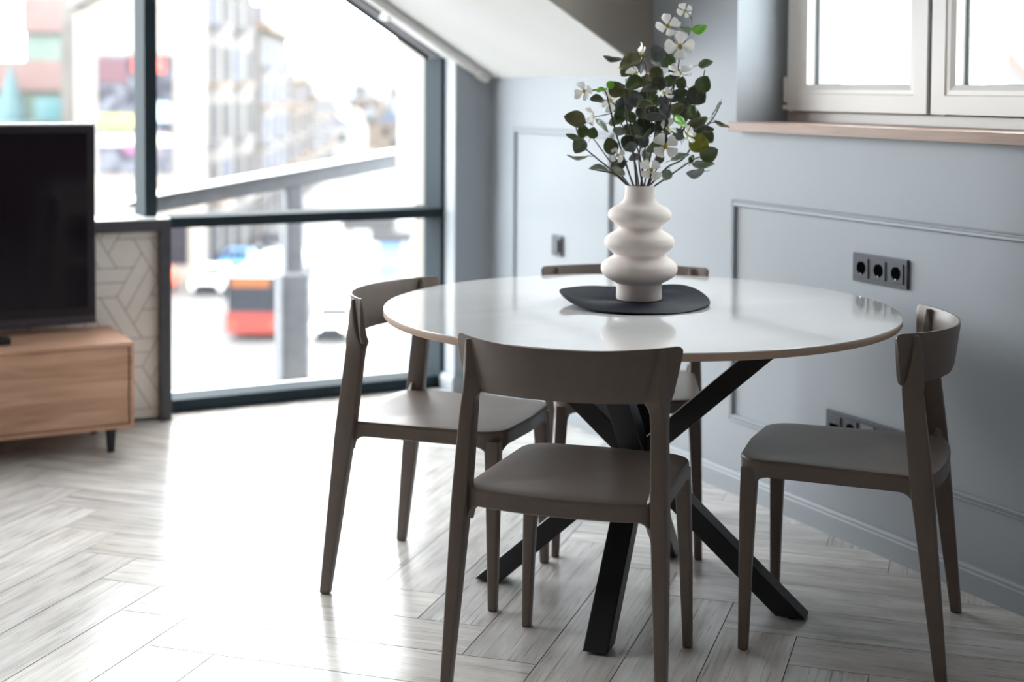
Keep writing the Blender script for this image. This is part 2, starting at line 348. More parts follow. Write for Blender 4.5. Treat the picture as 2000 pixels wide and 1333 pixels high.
((2.0366, 3.256, 1.1964),(-0.7488, 0.4356, 0.4995),(-0.5907, -0.7804, -0.2048),0.0455,0.0373,'g'),
((2.0595, 3.2594, 1.3575),(0.446, -0.2261, 0.866),(-0.8402, -0.4393, 0.3179),0.0417,0.0342,'b'),
((2.0828, 3.224, 1.3079),(0.8452, -0.4107, -0.3419),(-0.4589, -0.8857, -0.0705),0.0417,0.0342,'g'),
((2.1151, 3.1773, 1.3461),(-0.673, 0.3661, 0.6427),(-0.4702, -0.8825, 0.0104),0.0341,0.0303,'d'),
((2.2078, 3.2238, 1.2387),(0.7237, -0.6035, -0.3348),(-0.6385, -0.7696, 0.007),0.0417,0.0342,'o'),
((2.037, 3.1992, 1.1716),(0.1355, -0.1156, 0.984),(-0.8166, -0.5755, 0.0449),0.0417,0.0342,'b'),
((2.1027, 3.2102, 1.1704),(0.0607, -0.2533, -0.9655),(-0.6609, -0.7351, 0.1513),0.0379,0.0311,'d'),
((2.0216, 3.3207, 1.2607),(-0.2579, -0.1314, 0.9572),(0.1056, -0.9886, -0.1072),0.0379,0.0311,'g'),
((2.0479, 3.305, 1.2919),(0.9871, -0.1601, 0.0),(-0.1562, -0.963, 0.2195),0.0379,0.0311,'d'),
]
FLOWERS=[
((2.1458, 3.1755, 1.5077),(-0.5699, -0.7472, 0.342),0.0235,0.52),
((2.0696, 3.1414, 1.4649),(-0.1936, -0.8854, 0.4226),0.0360,0.26),
((2.0948, 3.1213, 1.4127),(-0.4522, -0.8748, 0.1736),0.0409,0.00),
((2.0125, 3.1787, 1.3938),(-0.8651, -0.0403, 0.5),0.0322,0.35),
((2.0865, 3.1109, 1.3436),(-0.149, -0.4773, 0.866),0.0398,0.70),
((1.8881, 3.2498, 1.2974),(-0.8386, -0.5377, -0.0872),0.0295,0.35),
((1.9349, 3.28, 1.2309),(-0.9546, 0.2979, 0.0),0.0303,0.52),
((1.9884, 3.2847, 1.2727),(-0.9228, -0.3854, 0.0),0.0322,0.17),
((2.0477, 3.1131, 1.1578),(-0.3742, -0.9109, 0.1736),0.0371,0.70),
((2.0162, 3.1306, 1.0968),(-0.4435, -0.8581, 0.2588),0.0322,0.79),
((2.0957, 3.0852, 1.1879),(0.3621, -0.8671, 0.342),0.0284,0.17),
((2.0008, 3.1768, 1.345),(-0.9387, -0.0437, -0.342),0.0284,1.05),
((2.0786, 3.1674, 1.293),(0.0299, -0.6421, 0.766),0.0284,0.35),
((1.9722, 3.2192, 1.1319),(-0.7353, -0.6777, 0.0),0.0227,0.52),
((2.0939, 3.1699, 1.2022),(0.168, -0.7474, 0.6428),0.0265,1.05),
((2.0497, 3.2203, 1.2354),(-0.729, -0.4674, 0.5),0.0265,0.00),
]
STEMS=[
((2.0098, 3.2068, 1.0428),(1.9689, 3.2166, 1.0811),(1.9034, 3.2392, 1.0964)),
((2.0134, 3.2161, 1.0421),(1.9694, 3.2614, 1.0976),(1.9472, 3.2841, 1.1218),(1.918, 3.3105, 1.1575),(1.8957, 3.3108, 1.2113)),
((2.0255, 3.2212, 1.0414),(1.9891, 3.2512, 1.1779),(1.9646, 3.2526, 1.2617),(1.9474, 3.2503, 1.2996),(1.9104, 3.2694, 1.2985)),
((2.0205, 3.2238, 1.0414),(2.0088, 3.2523, 1.0724),(1.983, 3.2769, 1.1138),(1.9468, 3.3069, 1.1765)),
((2.0199, 3.2016, 1.0429),(2.0142, 3.2158, 1.1561),(2.0037, 3.2325, 1.2316),(2.0028, 3.2329, 1.3302)),
((2.0337, 3.2057, 1.0422),(2.0512, 3.2079, 1.1939),(2.0498, 3.2086, 1.3532),(2.036, 3.2157, 1.3872)),
((2.0458, 3.2107, 1.0416),(2.0488, 3.2316, 1.155),(2.1053, 3.1687, 1.3082),(2.0938, 3.1183, 1.3381)),
((2.0417, 3.1903, 1.043),(2.0752, 3.1617, 1.1951),(2.115, 3.1636, 1.346),(2.0947, 3.1178, 1.4089)),
((2.1004, 3.1262, 1.4055),(2.1401, 3.1394, 1.459),(2.1472, 3.147, 1.4858),(2.1353, 3.1532, 1.5045)),
((2.092, 3.1305, 1.4091),(2.0917, 3.1645, 1.4531),(2.0921, 3.1755, 1.4666)),
((2.058, 3.2156, 1.0409),(2.1104, 3.1998, 1.098),(2.1622, 3.1955, 1.1241),(2.199, 3.1765, 1.1936),(2.226, 3.1626, 1.2244),(2.2477, 3.1514, 1.2706)),
((2.0593, 3.2037, 1.0417),(2.1186, 3.1843, 1.0834),(2.1633, 3.1499, 1.1224),(2.1912, 3.1243, 1.1345)),
((1.9732, 3.2482, 1.2409),(1.9513, 3.2595, 1.235),(1.926, 3.2613, 1.2313)),
((2.0505, 3.197, 1.0423),(2.0952, 3.2189, 1.1357),(2.1613, 3.196, 1.2125),(2.1889, 3.1705, 1.2895),(2.2076, 3.1721, 1.3546)),
((2.041, 3.2244, 1.0408),(2.0462, 3.2555, 1.1156),(2.0235, 3.2785, 1.2036),(2.0009, 3.2789, 1.2306)),
((2.0296, 3.1853, 1.0437),(2.0229, 3.155, 1.1021),(2.0442, 3.1552, 1.1955),(2.0456, 3.1658, 1.2741)),
((2.0229, 3.1887, 1.0436),(2.015, 3.1703, 1.1015),(1.9924, 3.1708, 1.1768),(1.977, 3.1899, 1.2588)),
((2.0472, 3.1987, 1.0423),(2.0342, 3.1379, 1.0916),(2.0454, 3.1096, 1.1561)),
((2.1973, 3.1774, 1.1974),(2.2261, 3.1625, 1.2168),(2.25, 3.1502, 1.2131)),
]

# ------------------------------------------------------------------ the room
XR, YW = 2.787, 5.74
XL, YB = -3.0, -2.6
SLOPE = 0.613
def zs(x): return 1.345 + SLOPE*(XR-x)
XTOP = 0.25                          # where the roof slope meets the flat ceiling
ZT = zs(XTOP)
YD, YD2 = 4.322, 1.95                # the dormer's two cheeks
ZD = 2.42                            # dormer ceiling
XD = XR-(ZD-1.345)/SLOPE
NY0, NY1, NZ0, NZ1 = 2.47, 3.825, 1.200, 2.36     # window niche in the right wall

def floor():
    L, W = .90, .18
    bm = bmesh.new(); uvl = bm.loops.layers.uv.new('plank'); cl = bm.loops.layers.float_color.new('tone')
    rnd = random.Random(3); g = .0011
    def plank(x, y, w_, h_):
        t = rnd.uniform(.84, 1.06); wm = rnd.uniform(-.02, .02); ou, ov = rnd.uniform(0, 60), rnd.uniform(0, 60)
        P = [(x+g, y+g), (x+w_-g, y+g), (x+w_-g, y+h_-g), (x+g, y+h_-g)]
        vs = []
        for px, py in P:
            X_ = (px-py)/math.sqrt(2); Y_ = (px+py)/math.sqrt(2)
            vs.append(bm.verts.new((X_+.274, Y_+.055, 0)))
        f = bm.faces.new(vs)
        for lp, (px, py) in zip(f.loops, P):
            u, v = ((px-x), (py-y)) if w_ > h_ else ((py-y), (px-x))
            lp[uvl].uv = (u+ou, v+ov); lp[cl] = (t+wm, t, t-wm, 1)
    for c in range(-6, 7):
        for k in range(-60, 90):
            for (x, y, w_, h_) in ((k*W+2*L*c, k*W, L, W), (k*W+L+2*L*c, k*W+W-L, W, L)):
                cx = (x+w_/2-y-h_/2)/math.sqrt(2)+.274; cy = (x+w_/2+y+h_/2)/math.sqrt(2)
                if XL-.8 < cx < XR+.8 and YB-.8 < cy < YW+.8: plank(x, y, w_, h_)
    for co, no in (((XR+.004, 0, 0), (1, 0, 0)), ((XL-.004, 0, 0), (-1, 0, 0)), ((0, YW+.12, 0), (0, 1, 0)), ((0, YB-.004, 0), (0, -1, 0))):
        bmesh.ops.bisect_plane(bm, geom=bm.verts[:]+bm.edges[:]+bm.faces[:], plane_co=co, plane_no=no, clear_outer=True)
    v = box(bm, XL-.1, XR+.1, YB-.1, YW+.13, -.12, -.0012, mi=1)
    return finish('floor', bm, [FLOORM, SEAM], kind='structure')
floor()

def wall_right():
    bm = bmesh.new(); T = XR+.32
    box(bm, XR, T, YB, NY0, -.1, ZD+.1)                 # camera side of the niche
    box(bm, XR, T, NY0, NY1, -.1, NZ0-.028)
    box(bm, XR, T, NY0, NY1, NZ1, ZD+.1)
    box(bm, XR, T, NY1, YD, -.1, ZD+.1)
    box(bm, XR, T, YD, YW+.14, -.1, 1.42)
    return finish('wall_right', bm, WALLP, kind='structure')
wall_right()
# pillar between the window wall and the right wall
finish('wall_far', bx(2.617, XR+.001, 5.590, YW+.14, 0, 1.46), WALLP, kind='structure')
# wall above / beside the curtain window on the far left, and the rest of the room
finish('wall_left', bx(XL-.1, XL, YB, YW+.2, -.1, 3.3), ROOMW, kind='structure')
finish('wall_back', bx(XL, XR, YB-.1, YB, -.1, 3.3), ROOMW, kind='structure')
finish('wall_window_side', bx(XL, -1.62, YW-.04, YW+.14, 0, 3.0), WALLP, kind='structure')

def ceiling():
    bm = bmesh.new(); t = .12
    def slab(y0, y1, xa, xb):
        a = [(xa, zs(xa)), (xb, zs(xb)), (xb, zs(xb)+t), (xa, zs(xa)+t)]
        loft(bm, [[(x, y0, z) for x, z in a], [(x, y1, z) for x, z in a]])
    slab(YD+.004, YW+.16, XTOP, XR+.02)
    slab(YD2, YD, XTOP, XD)
    slab(YB, YD2-.004, XTOP, XR+.02)
    box(bm, XL-.1, XTOP+.01, YB-.1, YW+.16, ZT, ZT+.12)
    box(bm, XD-.05, XR+.1, YD2-.02, YD+.02, ZD, ZD+.1)
    return finish('ceiling', bm, CEIL, kind='structure')
ceiling()
def cheek(y0, y1):
    a = [(XR+.005, zs(XR+.005)+.003), (XR+.005, ZD+.02), (XD-.02, ZD+.02)]
    bm = bmesh.new(); loft(bm, [[(x, y0, z) for x, z in a], [(x, y1, z) for x, z in a]]); return bm
finish('wall_dormer_far', cheek(YD, YD+.08), DORM, kind='structure')
finish('wall_dormer_near', cheek(YD2-.08, YD2), DORM, kind='structure')

# baseboards: flat board with a small stepped top
def baseboard_prof(off): return [(0, 0), (.017, 0), (.017, .055), (.014, .059), (.014, .066), (.009, .072), (0, .074)]
bm = bmesh.new()
pr = baseboard_prof(0)
loft(bm, [[(XR-d, YB, z) for d, z in pr], [(XR-d, 5.573, z) for d, z in pr]])
finish('baseboard_right', bm, WALLP, kind='structure')
bm = bmesh.new()
loft(bm, [[(XR-.017, 5.590-d, z) for d, z in pr], [(2.617-d, 5.590-d, z) for d, z in pr], [(2.617-d, 5.70, z) for d, z in pr]])
finish('baseboard_far', bm, WALLP, kind='structure')

# rectangular wall mouldings (picture-frame trim)
def moulding(name, y0, y1, z0, z1):
    prof = [(0, 0), (0, .004), (.003, .007), (.006, .0045), (.009, .0045), (.012, .010), (.018, .012), (.021, .009), (.023, 0)]   # inward distance, projection
    bm = bmesh.new(); cs = [(y0, z0, 1, 1), (y1, z0, -1, 1), (y1, z1, -1, -1), (y0, z1, 1, -1), (y0, z0, 1, 1)]
    rings = [[(XR-h, cy+sy*d, cz+sz*d) for d, h in prof] for cy, cz, sy, sz in cs]
    loft(bm, rings, cap=False, closed=False)
    bmesh.ops.remove_doubles(bm, verts=bm.verts[:], dist=1e-5)
    return finish(name, bm, WALLP, kind='structure')
moulding('trim_1', 1.30, 3.838, .232, .950)
moulding('trim_2', 4.580, 5.372, .232, 1.142)

# ------------------------------------------------------------------ the curtain window (far wall)
win = snode('window_1', (0, YW, 0))
def wpart(name, bm, m_, parent=win, bevel=0):
    o = finish(name, bm, m_, None, bevel=bevel); o.parent = parent; o.matrix_parent_inverse = Matrix.Translation(-Vector(win.location)) if parent is win else Matrix(); return o
Y0, Y1 = 5.70, 5.875
wpart('mullion', bx(1.334, 1.382, Y0, Y1, .74, zs(1.382)-.02), FRAME)
wpart('mullion', bx(-.10, -.05, Y0, Y1, .0, 2.75), FRAME)
wpart('jamb', bx(2.600, 2.6165, Y0-.005, Y1, .0, 1.43), FRAME)
wpart('jamb', bx(-1.62, -1.57, Y0, Y1, .0, 2.8), FRAME)
wpart('transom', bx(1.36, 2.600, Y0, Y1, .742, .783), FRAME)
wpart('transom', bx(-1.57, 1.36, Y0, Y1, .742, .783), FRAME)
wpart('bottom_rail', bx(-1.57, 2.600, Y0+.02, Y1, .004, .052), FRAME)
def hz(x): return min(1.317+.645*(XR-x), zs(x)-.012)
def head(d0, d1, y0, y1, xa=XTOP, xb=2.600):
    bm = bmesh.new(); xs = [xa+(xb-xa)*i/6 for i in range(7)]
    loft(bm, [[(x, y0, hz(x)+d0), (x, y1, hz(x)+d0), (x, y1, max(hz(x)+d1, zs(x) if d1 > .015 else 0)), (x, y0, max(hz(x)+d1, zs(x) if d1 > .015 else 0))] for x in xs]); return bm
bm = head(0, .02, Y0, Y1)
box(bm, -1.57, XTOP, Y0, Y1, ZT-.05, ZT)
wpart('head_rail', bm, FRAME)
wpart('head_lit_underside', head(-.004, -.0002, Y0+.014, 5.828), mat('lilac_lit_underside', (.115, .115, .125), .6))  # lit underside of the dark head rail, its brightness put into the colour
wpart('head_gasket', head(-.016, -.0002, 5.829, 5.852), FRAME)
wpart('glass', bx(1.382, 2.600, 5.838, 5.846, .052, .742), GLASS)
bm = bmesh.new()
a = [(1.382, .783), (2.600, .783), (2.600, hz(2.6)-.002), (1.382, hz(1.382)-.002)]
loft(bm, [[(x, 5.838, z) for x, z in a], [(x, 5.846, z) for x, z in a]])
wpart('glass', bm, GLASS)
bm = bmesh.new()
a = [(-.05, .783), (1.334, .783), (1.334, hz(1.334)-.002), (XTOP, ZT-.05), (-.05, ZT-.05)]
loft(bm, [[(x, 5.838, z) for x, z in a], [(x, 5.846, z) for x, z in a]])
wpart('glass', bm, GLASS)
wpart('glass', bx(-1.57, -.10, 5.838, 5.846, .783, ZT-.05), GLASS)

# tiled knee wall left of the low pane, with its charcoal edge trim and ledge
def in_poly(p, poly):
    c = False
    for i in range(len(poly)):
        a, b = poly[i], poly[i-1]
        if (a[1] > p[1]) != (b[1] > p[1]) and p[0] < (b[0]-a[0])*(p[1]-a[1])/(b[1]-a[1])+a[0]: c = not c
    return c
def tiles():
    """woven pattern: hexagons ringed by pairs of long parallelogram strips"""
    bm = bmesh.new(); X0, X1, Z0, Z1, YT = -1.57, 1.372, .012, .741, 5.640; CX, CZ = 1.2423, .6575
    box(bm, X0, X1, YT+.001, Y0, .0, .742, mi=1)
    A_ = .0640; E0 = Vector((A_, 0)); E1_ = Vector((A_/2, A_*math.sqrt(3)/2)); E2_ = E1_-E0
    g = .0030
    def poly(ps):                 # one tile, shrunk by half a joint and raised a hair over the grout
        n_ = len(ps); out = []
        for i in range(n_):
            p0, p1, p2 = ps[i-1], ps[i], ps[(i+1) % n_]
            d1, d2 = (p1-p0).normalized(), (p2-p1).normalized(); n1, n2 = Vector((-d1.y, d1.x)), Vector((-d2.y, d2.x))
            out.append(p1+(n1+n2)*(g/2/(1+n1.dot(n2)))*1.0)
        v1 = [bm.verts.new((p.x, YT+.001, p.y)) for p in out]; v0 = [bm.verts.new((p.x, YT-.0008, p.y)) for p in out]
        bm.faces.new(v0)
        for i in range(n_): bm.faces.new((v0[i], v0[(i+1) % n_], v1[(i+1) % n_], v1[i]))
    def strips(o, s_dir, t_dir):
        for t in range(2):
            q = o+t_dir*t; ps = [q, q+s_dir*3, q+s_dir*3+t_dir, q+t_dir]
            area = sum(ps[i].x*ps[(i+1) % 4].y-ps[(i+1) % 4].x*ps[i].y for i in range(4))
            poly(ps if area > 0 else ps[::-1])
    for i in range(-12, 12):
        for j in range(-12, 12):
            c = Vector((CX, CZ)) + E0*(4*i+5*j) + E1_*(-5*i-j)
            if not (X0-.4 < c.x < X1+.4 and Z0-.4 < c.y < Z1+.4): continue
            poly([c+E0, c+E1_, c+E2_, c-E0, c-E1_, c-E2_])
            strips(c+E0, -E1_, -E2_); strips(c+E2_, E0, E1_); strips(c-E1_, E2_, -E0)
    for co, no in (((X1, 0, 0), (1, 0, 0)), ((X0, 0, 0), (-1, 0, 0)), ((0, 0, Z1), (0, 0, 1)), ((0, 0, Z0), (0, 0, -1))):
        bmesh.ops.bisect_plane(bm, geom=[g_ for g_ in bm.verts[:]+bm.edges[:]+bm.faces[:]], plane_co=co, plane_no=no, clear_outer=True)
    return finish('wall_tiled', bm, [TILE, GROUT], kind='structure')
tiles()
bm = bmesh.new()
box(bm, 1.368, 1.412, 5.602, 5.70, 0, .784)
box(bm, -1.57, 1.368, 5.602, 5.70, .742, .784)
finish('trim_3', bm, POSTM, kind='structure', bevel=.002)
finish('trim_4', bx(-1.57, 1.41, 5.605, 5.838, .7845, .790), mat('white_lit_ledge', (.62, .63, .64), .3), kind='structure')  # ledge top, with the window light on it put into the white

# ------------------------------------------------------------------ roller blind cassette under the slope
bl = thing('roller_blind_cassette', 'white aluminium roller blind cassette running down under the sloping ceiling beside the tall window', 'blind', (2.72, 5.58, zs(2.72)-.03))
def along(x0, x1, y0, y1, d0, d1, r=.006):
    """bar parallel to the slope, between distances d0..d1 below it"""
    bm = bmesh.new(); nx, nz = SLOPE/math.hypot(1, SLOPE), 1/math.hypot(1, SLOPE)
    def pt(x, y, d): return (x-nx*d, y, zs(x)-nz*d)
    rg = []
    for x in (x0, x1):
        c = Vector(pt(x, (y0+y1)/2, (d0+d1)/2))
        rg.append(ring_rect(c, (0, 1, 0), (nx, 0, nz), y1-y0, d1-d0, r, 4))
    loft(bm, rg); return bm
def bpart(name, bm, m_, parent=bl):
    o = finish(name, bm, m_, smooth=True); o.parent = bl; o.matrix_parent_inverse = Matrix.Translation(-Vector(bl.location)); return o
bpart('cassette', along(1.2, 2.735, 5.535, 5.600, .003, .036, .012), BLIND)
bpart('bottom_bar', along(2.33, 2.66, 5.600, 5.640, .006, .034, .006), mat('bright_white_aluminium', (.86, .87, .88), .3))
bpart('front_cover', along(1.2, 2.33, 5.600, 5.650, .003, .022, .006), BLIND)
bpart('bracket', along(2.325, 2.345, 5.598, 5.672, .002, .044, .004), MATS['bright_white_aluminium'])
bpart('end_cap', along(2.725, 2.765, 5.530, 5.606, .001, .042, .014), mat('light_grey_plastic', (.6, .59, .58), .4))
bm = bmesh.new(); lathe(bm, [(.004, 0), (.004, .003), (.0015, .003)], 12)
bmesh.ops.rotate(bm, verts=bm.verts[:], cent=(0, 0, 0), matrix=Matrix.Rotation(R(90), 3, 'X'))
bmesh.ops.translate(bm, verts=bm.verts[:], vec=(2.69, 5.536, zs(2.70)-.022))
bpart('screw', bm, mat('dull_screw', (.3, .3, .3), .4, .8))

# ------------------------------------------------------------------ the right-hand window in its niche
w2 = snode('window_2', (2.97, 3.148, 1.2))
def w2p(name, bm, m_, parent=None, bevel=0):
    o = finish(name, bm, m_, bevel=bevel); p = parent or w2; o.parent = p
    o.matrix_parent_inverse = p.matrix_world.inverted() if parent is None else Matrix()
    return o
bpy.context.view_layer.update()
FX = 2.992
bm = bmesh.new()
box(bm, FX, FX+.07, NY0, NY1, NZ0, 1.232); box(bm, FX, FX+.07, NY0, NY1, 2.30, NZ1)
box(bm, FX, FX+.07, NY0, NY0+.03, 1.232, 2.30); box(bm, FX, FX+.07, NY1-.03, NY1, 1.232, 2.30); box(bm, FX+.01, FX+.06, 3.125, 3.17, 1.232, 2.30)
box(bm, 3.031, 3.062, NY0, NY1, 1.232, 1.262); box(bm, 3.031, 3.062, NY0+.03, NY0+.06, 1.262, 2.30); box(bm, 3.031, 3.062, NY1-.06, NY1-.03, 1.262, 2.30)
w2p('window_frame', bm, WFR, bevel=.002)
def sash(ya, yb):
    z0, z1, wd = 1.2365, 2.295, .083
    bm = bmesh.new()
    prof = [(0, 2.972), (0, 2.9635), (.052, 2.9635), (.056, 2.968), (.068, 2.969), (.083, 2.976), (.083, 3.03), (0, 3.03)]   # inward distance, X
    cs = [(ya, z0, 1, 1), (yb, z0, -1, 1), (yb, z1, -1, -1), (ya, z1, 1, -1), (ya, z0, 1, 1)]
    loft(bm, [[(x, cy+sy*d, cz+sz*d) for d, x in prof] for cy, cz, sy, sz in cs], cap=False)
    bmesh.ops.remove_doubles(bm, verts=bm.verts[:], dist=1e-5)
    s_o = w2p('sash', bm, WFR)
    q = .083
    bm = bmesh.new()
    for y0_, y1_ in ((ya+q, ya+q+.013), (yb-q-.013, yb-q)): box(bm, 3.010, 3.018, y0_, y1_, z0+q, z1-q)
    box(bm, 3.010, 3.018, ya+q, yb-q, z0+q, z0+q+.0015)
    g_ = w2p('gasket', bm, GASK, s_o)
    p = w2p('pane', bx(3.000, 3.004, ya+q, yb-q, z0+q, z1-q), GLASS, s_o)
    p2 = w2p('pane', bx(3.020, 3.024, ya+q, yb-q, z0+q, z1-q), GLASS, s_o)
    return s_o
sash(3.158, 3.792)
sash(2.504, 3.140)
# dark joint between the sashes
w2p('joint_strip', bx(2.975, 2.99, 3.1405, 3.1575, 1.24, 2.29), GASK)
w2p('hinge', bx(2.955, 2.99, 3.792, 3.802, 1.262, 1.345), WFR, bevel=.003)
w2p('hinge', bx(2.955, 2.99, 3.792, 3.806, 1.238, 1.254), WFR, bevel=.004)
w2p('sill', bx(2.7455, FX+.03, 2.40, 3.813, NZ0-.030, NZ0), SILLW, bevel=.002)

# ------------------------------------------------------------------ sockets and switch on the right wall
def socket_plate(name, label, cat, y_hi, n, z0, kinds, H_=.081, P_=.071):
    W_ = P_*(n-1)+H_
    t = thing(name, label, cat, (XR, y_hi-W_/2, z0))
    t_y = W_/2
    bm = bx(-.009, 0, -W_/2, W_/2, 0, H_)
    finish('plate', bm, OUTL, t, bevel=.0015)
    for k in range(n):
        yc = t_y - H_/2 - k*P_; zc = H_/2; kd = kinds[k]
        fr = finish('insert', bx(-.0125, -.009, yc-.0275, yc+.0275, zc-.0275, zc+.0275), OUTLL if kd == 'light' else OUTL, t, bevel=.001)
        if kd == 'schuko':
            b = bmesh.new(); n_ = 28
            pr = [(.0195, -.0127), (.0205, -.0133), (.0190, -.0133), (.0185, -.0128)]
            # flat black disc standing in for the shade inside the round well
            rr = [[(x, yc+r*math.cos(2*PI*i/n_), zc+r*math.sin(2*PI*i/n_)) for i in range(n_)] for r, x in ((.0188, -.0126), (.0188, -.0131), (.0001, -.0131))]
            loft(b, rr); finish('well_shade', b, OUTLD, fr)
            finish('earth_clip', bx(-.0145, -.013, yc-.0016, yc+.0016, zc-.0195, zc-.0145), CHROME, fr)
            finish('earth_clip', bx(-.0145, -.013, yc-.0012, yc+.0012, zc+.0165, zc+.0190), OUTL, fr)
        elif kd == 'data':
            finish('port', bx(-.0132, -.0125, yc-.019, yc+.019, zc-.017, zc+.004), OUTLD, fr)
            finish('indicator', bx(-.0135, -.0125, yc-.002, yc+.001, zc+.009, zc+.012), CHROME, fr)
        elif kd == 'light':
            finish('port', bx(-.0132, -.0125, yc-.024, yc-.017, zc-.004, zc+.012), OUTLD, fr)
        elif kd == 'switch':
            finish('rocker', bx(-.0185, -.0125, yc-.025, yc+.025, zc-.025, zc+.025), OUTL, fr, bevel=.002)
    return t
socket_plate('triple_wall_socket', 'dark grey triple power socket on the wall just above the table top', 'socket', 3.2452, 3, .759, ['schuko']*3)
socket_plate('low_wall_socket_strip', 'dark grey socket strip low on the wall behind the right-hand chair seat', 'socket', 3.352, 5, .285, ['data', 'schuko', 'light', 'schuko', 'schuko'])
socket_plate('wall_switch', 'small square dark grey switch on the far wall panel left of the vase', 'switch', 5.030, 1, .643, ['switch'])

# ------------------------------------------------------------------ dining table
TX, TY, TR = 1.985, 3.130, .650
tb = thing('round_dining_table', 'round dining table with glossy white top and black crossed beam legs', 'table', (TX, TY, 0))
bm = bmesh.new()
lathe(bm, [(TR-.022, .7295), (TR-.004, .7305), (TR-.0005, .735), (TR, .742), (TR, .7478), (TR-.0012, .7495), (TR-.0035, .75), (TR-.0045, .75), (TR-.2, .75), (.01, .75)], 160)
for f in bm.faces:
    z = f.calc_center_median().z
    if z < .7485: f.material_index = 1
finish('tabletop', bm, [TOPM, EDGE], tb, smooth=True)
def beam(p0, p1, w_, h_):
    p0, p1 = Vector(p0), Vector(p1); d = (p1-p0); hz = Vector((-d.y, d.x, 0)).normalized(); up = Vector((0, 0, 1))
    # cut flat at floor and top: shear rings in the horizontal plane
    dh = Vector((d.x, d.y, 0)).normalized(); k = h_/(d.z/d.length)   # horizontal length of the cut
    bm = bmesh.new()
    loft(bm, [ring_rect(p, dh, hz, k, w_, .003, 2) for p in (p0, p1)])
    return bm
E4 = [(-.275, .285), (.272, -.290), (-.268, -.262), (.262, .250)]
for k, (x, y) in enumerate(E4):
    lg = finish('leg', beam((x, y, .006), (-x*1.02, -y*1.02, .7293), 0.060, .050), BLACKM, tb, smooth=False)
    finish('foot_pad', bx(x-.018, x+.018, y-.018, y+.018, 0, .0062), RUB, lg)
bm = bmesh.new(); lathe(bm, [(.40, .7225), (.40, .7293), (.02, .7293)], 48)
finish('mounting_ring', bm, BLACKM, tb)

# ------------------------------------------------------------------ chairs
def seat_outline(n_in=0.0, N=96, grow=0.0):
    fw, fy, bw, by, yr = .203, .240, .215, -.170, -.228
    pts = []
    # polygon with rounded front corners, then resampled
    def arc(cx, cy, r, a0, a1, n):
        return [(cx+r*math.cos(a0+(a1-a0)*i/n), cy+r*math.sin(a0+(a1-a0)*i/n)) for i in range(n+1)]
    pts += [(bw, by)]
    pts += arc(fw-.066, fy-.072, .068, 0, PI/2, 10)
    pts += [(0, fy+.004)]
    pts += [(-x, y) for x, y in arc(fw-.066, fy-.072, .068, PI/2, 0, 10)]
    pts += [(-bw, by)]
    pts += [(bw*math.cos(PI+PI*i/16)*1.0, by+(yr-by)*math.sin(PI*i/16)**.8) for i in range(1, 16)]
    # resample
    P = [Vector((x, y, 0)) for x, y in pts]; n = len(P); seg = [(P[(i+1) % n]-P[i]).length for i in range(n)]; tot = sum(seg); out = []
    i = 0; acc = 0
    for k in range(N):
        t = tot*k/N
        while acc+seg[i] < t: acc += seg[i]; i += 1
        out.append(P[i].lerp(P[(i+1) % n], (t-acc)/seg[i]))
    # inset towards the centroid along edge normals
    if n_in or grow:
        o2 = []
        for k in range(N):
            d = (out[(k+1) % N]-out[k-1]).normalized(); nrm = Vector((-d.y, d.x, 0))
            o2.append(out[k]+nrm*n_in)
        out = o2
    return out
FEET_F = [(-.198, .208), (.198, .208)]
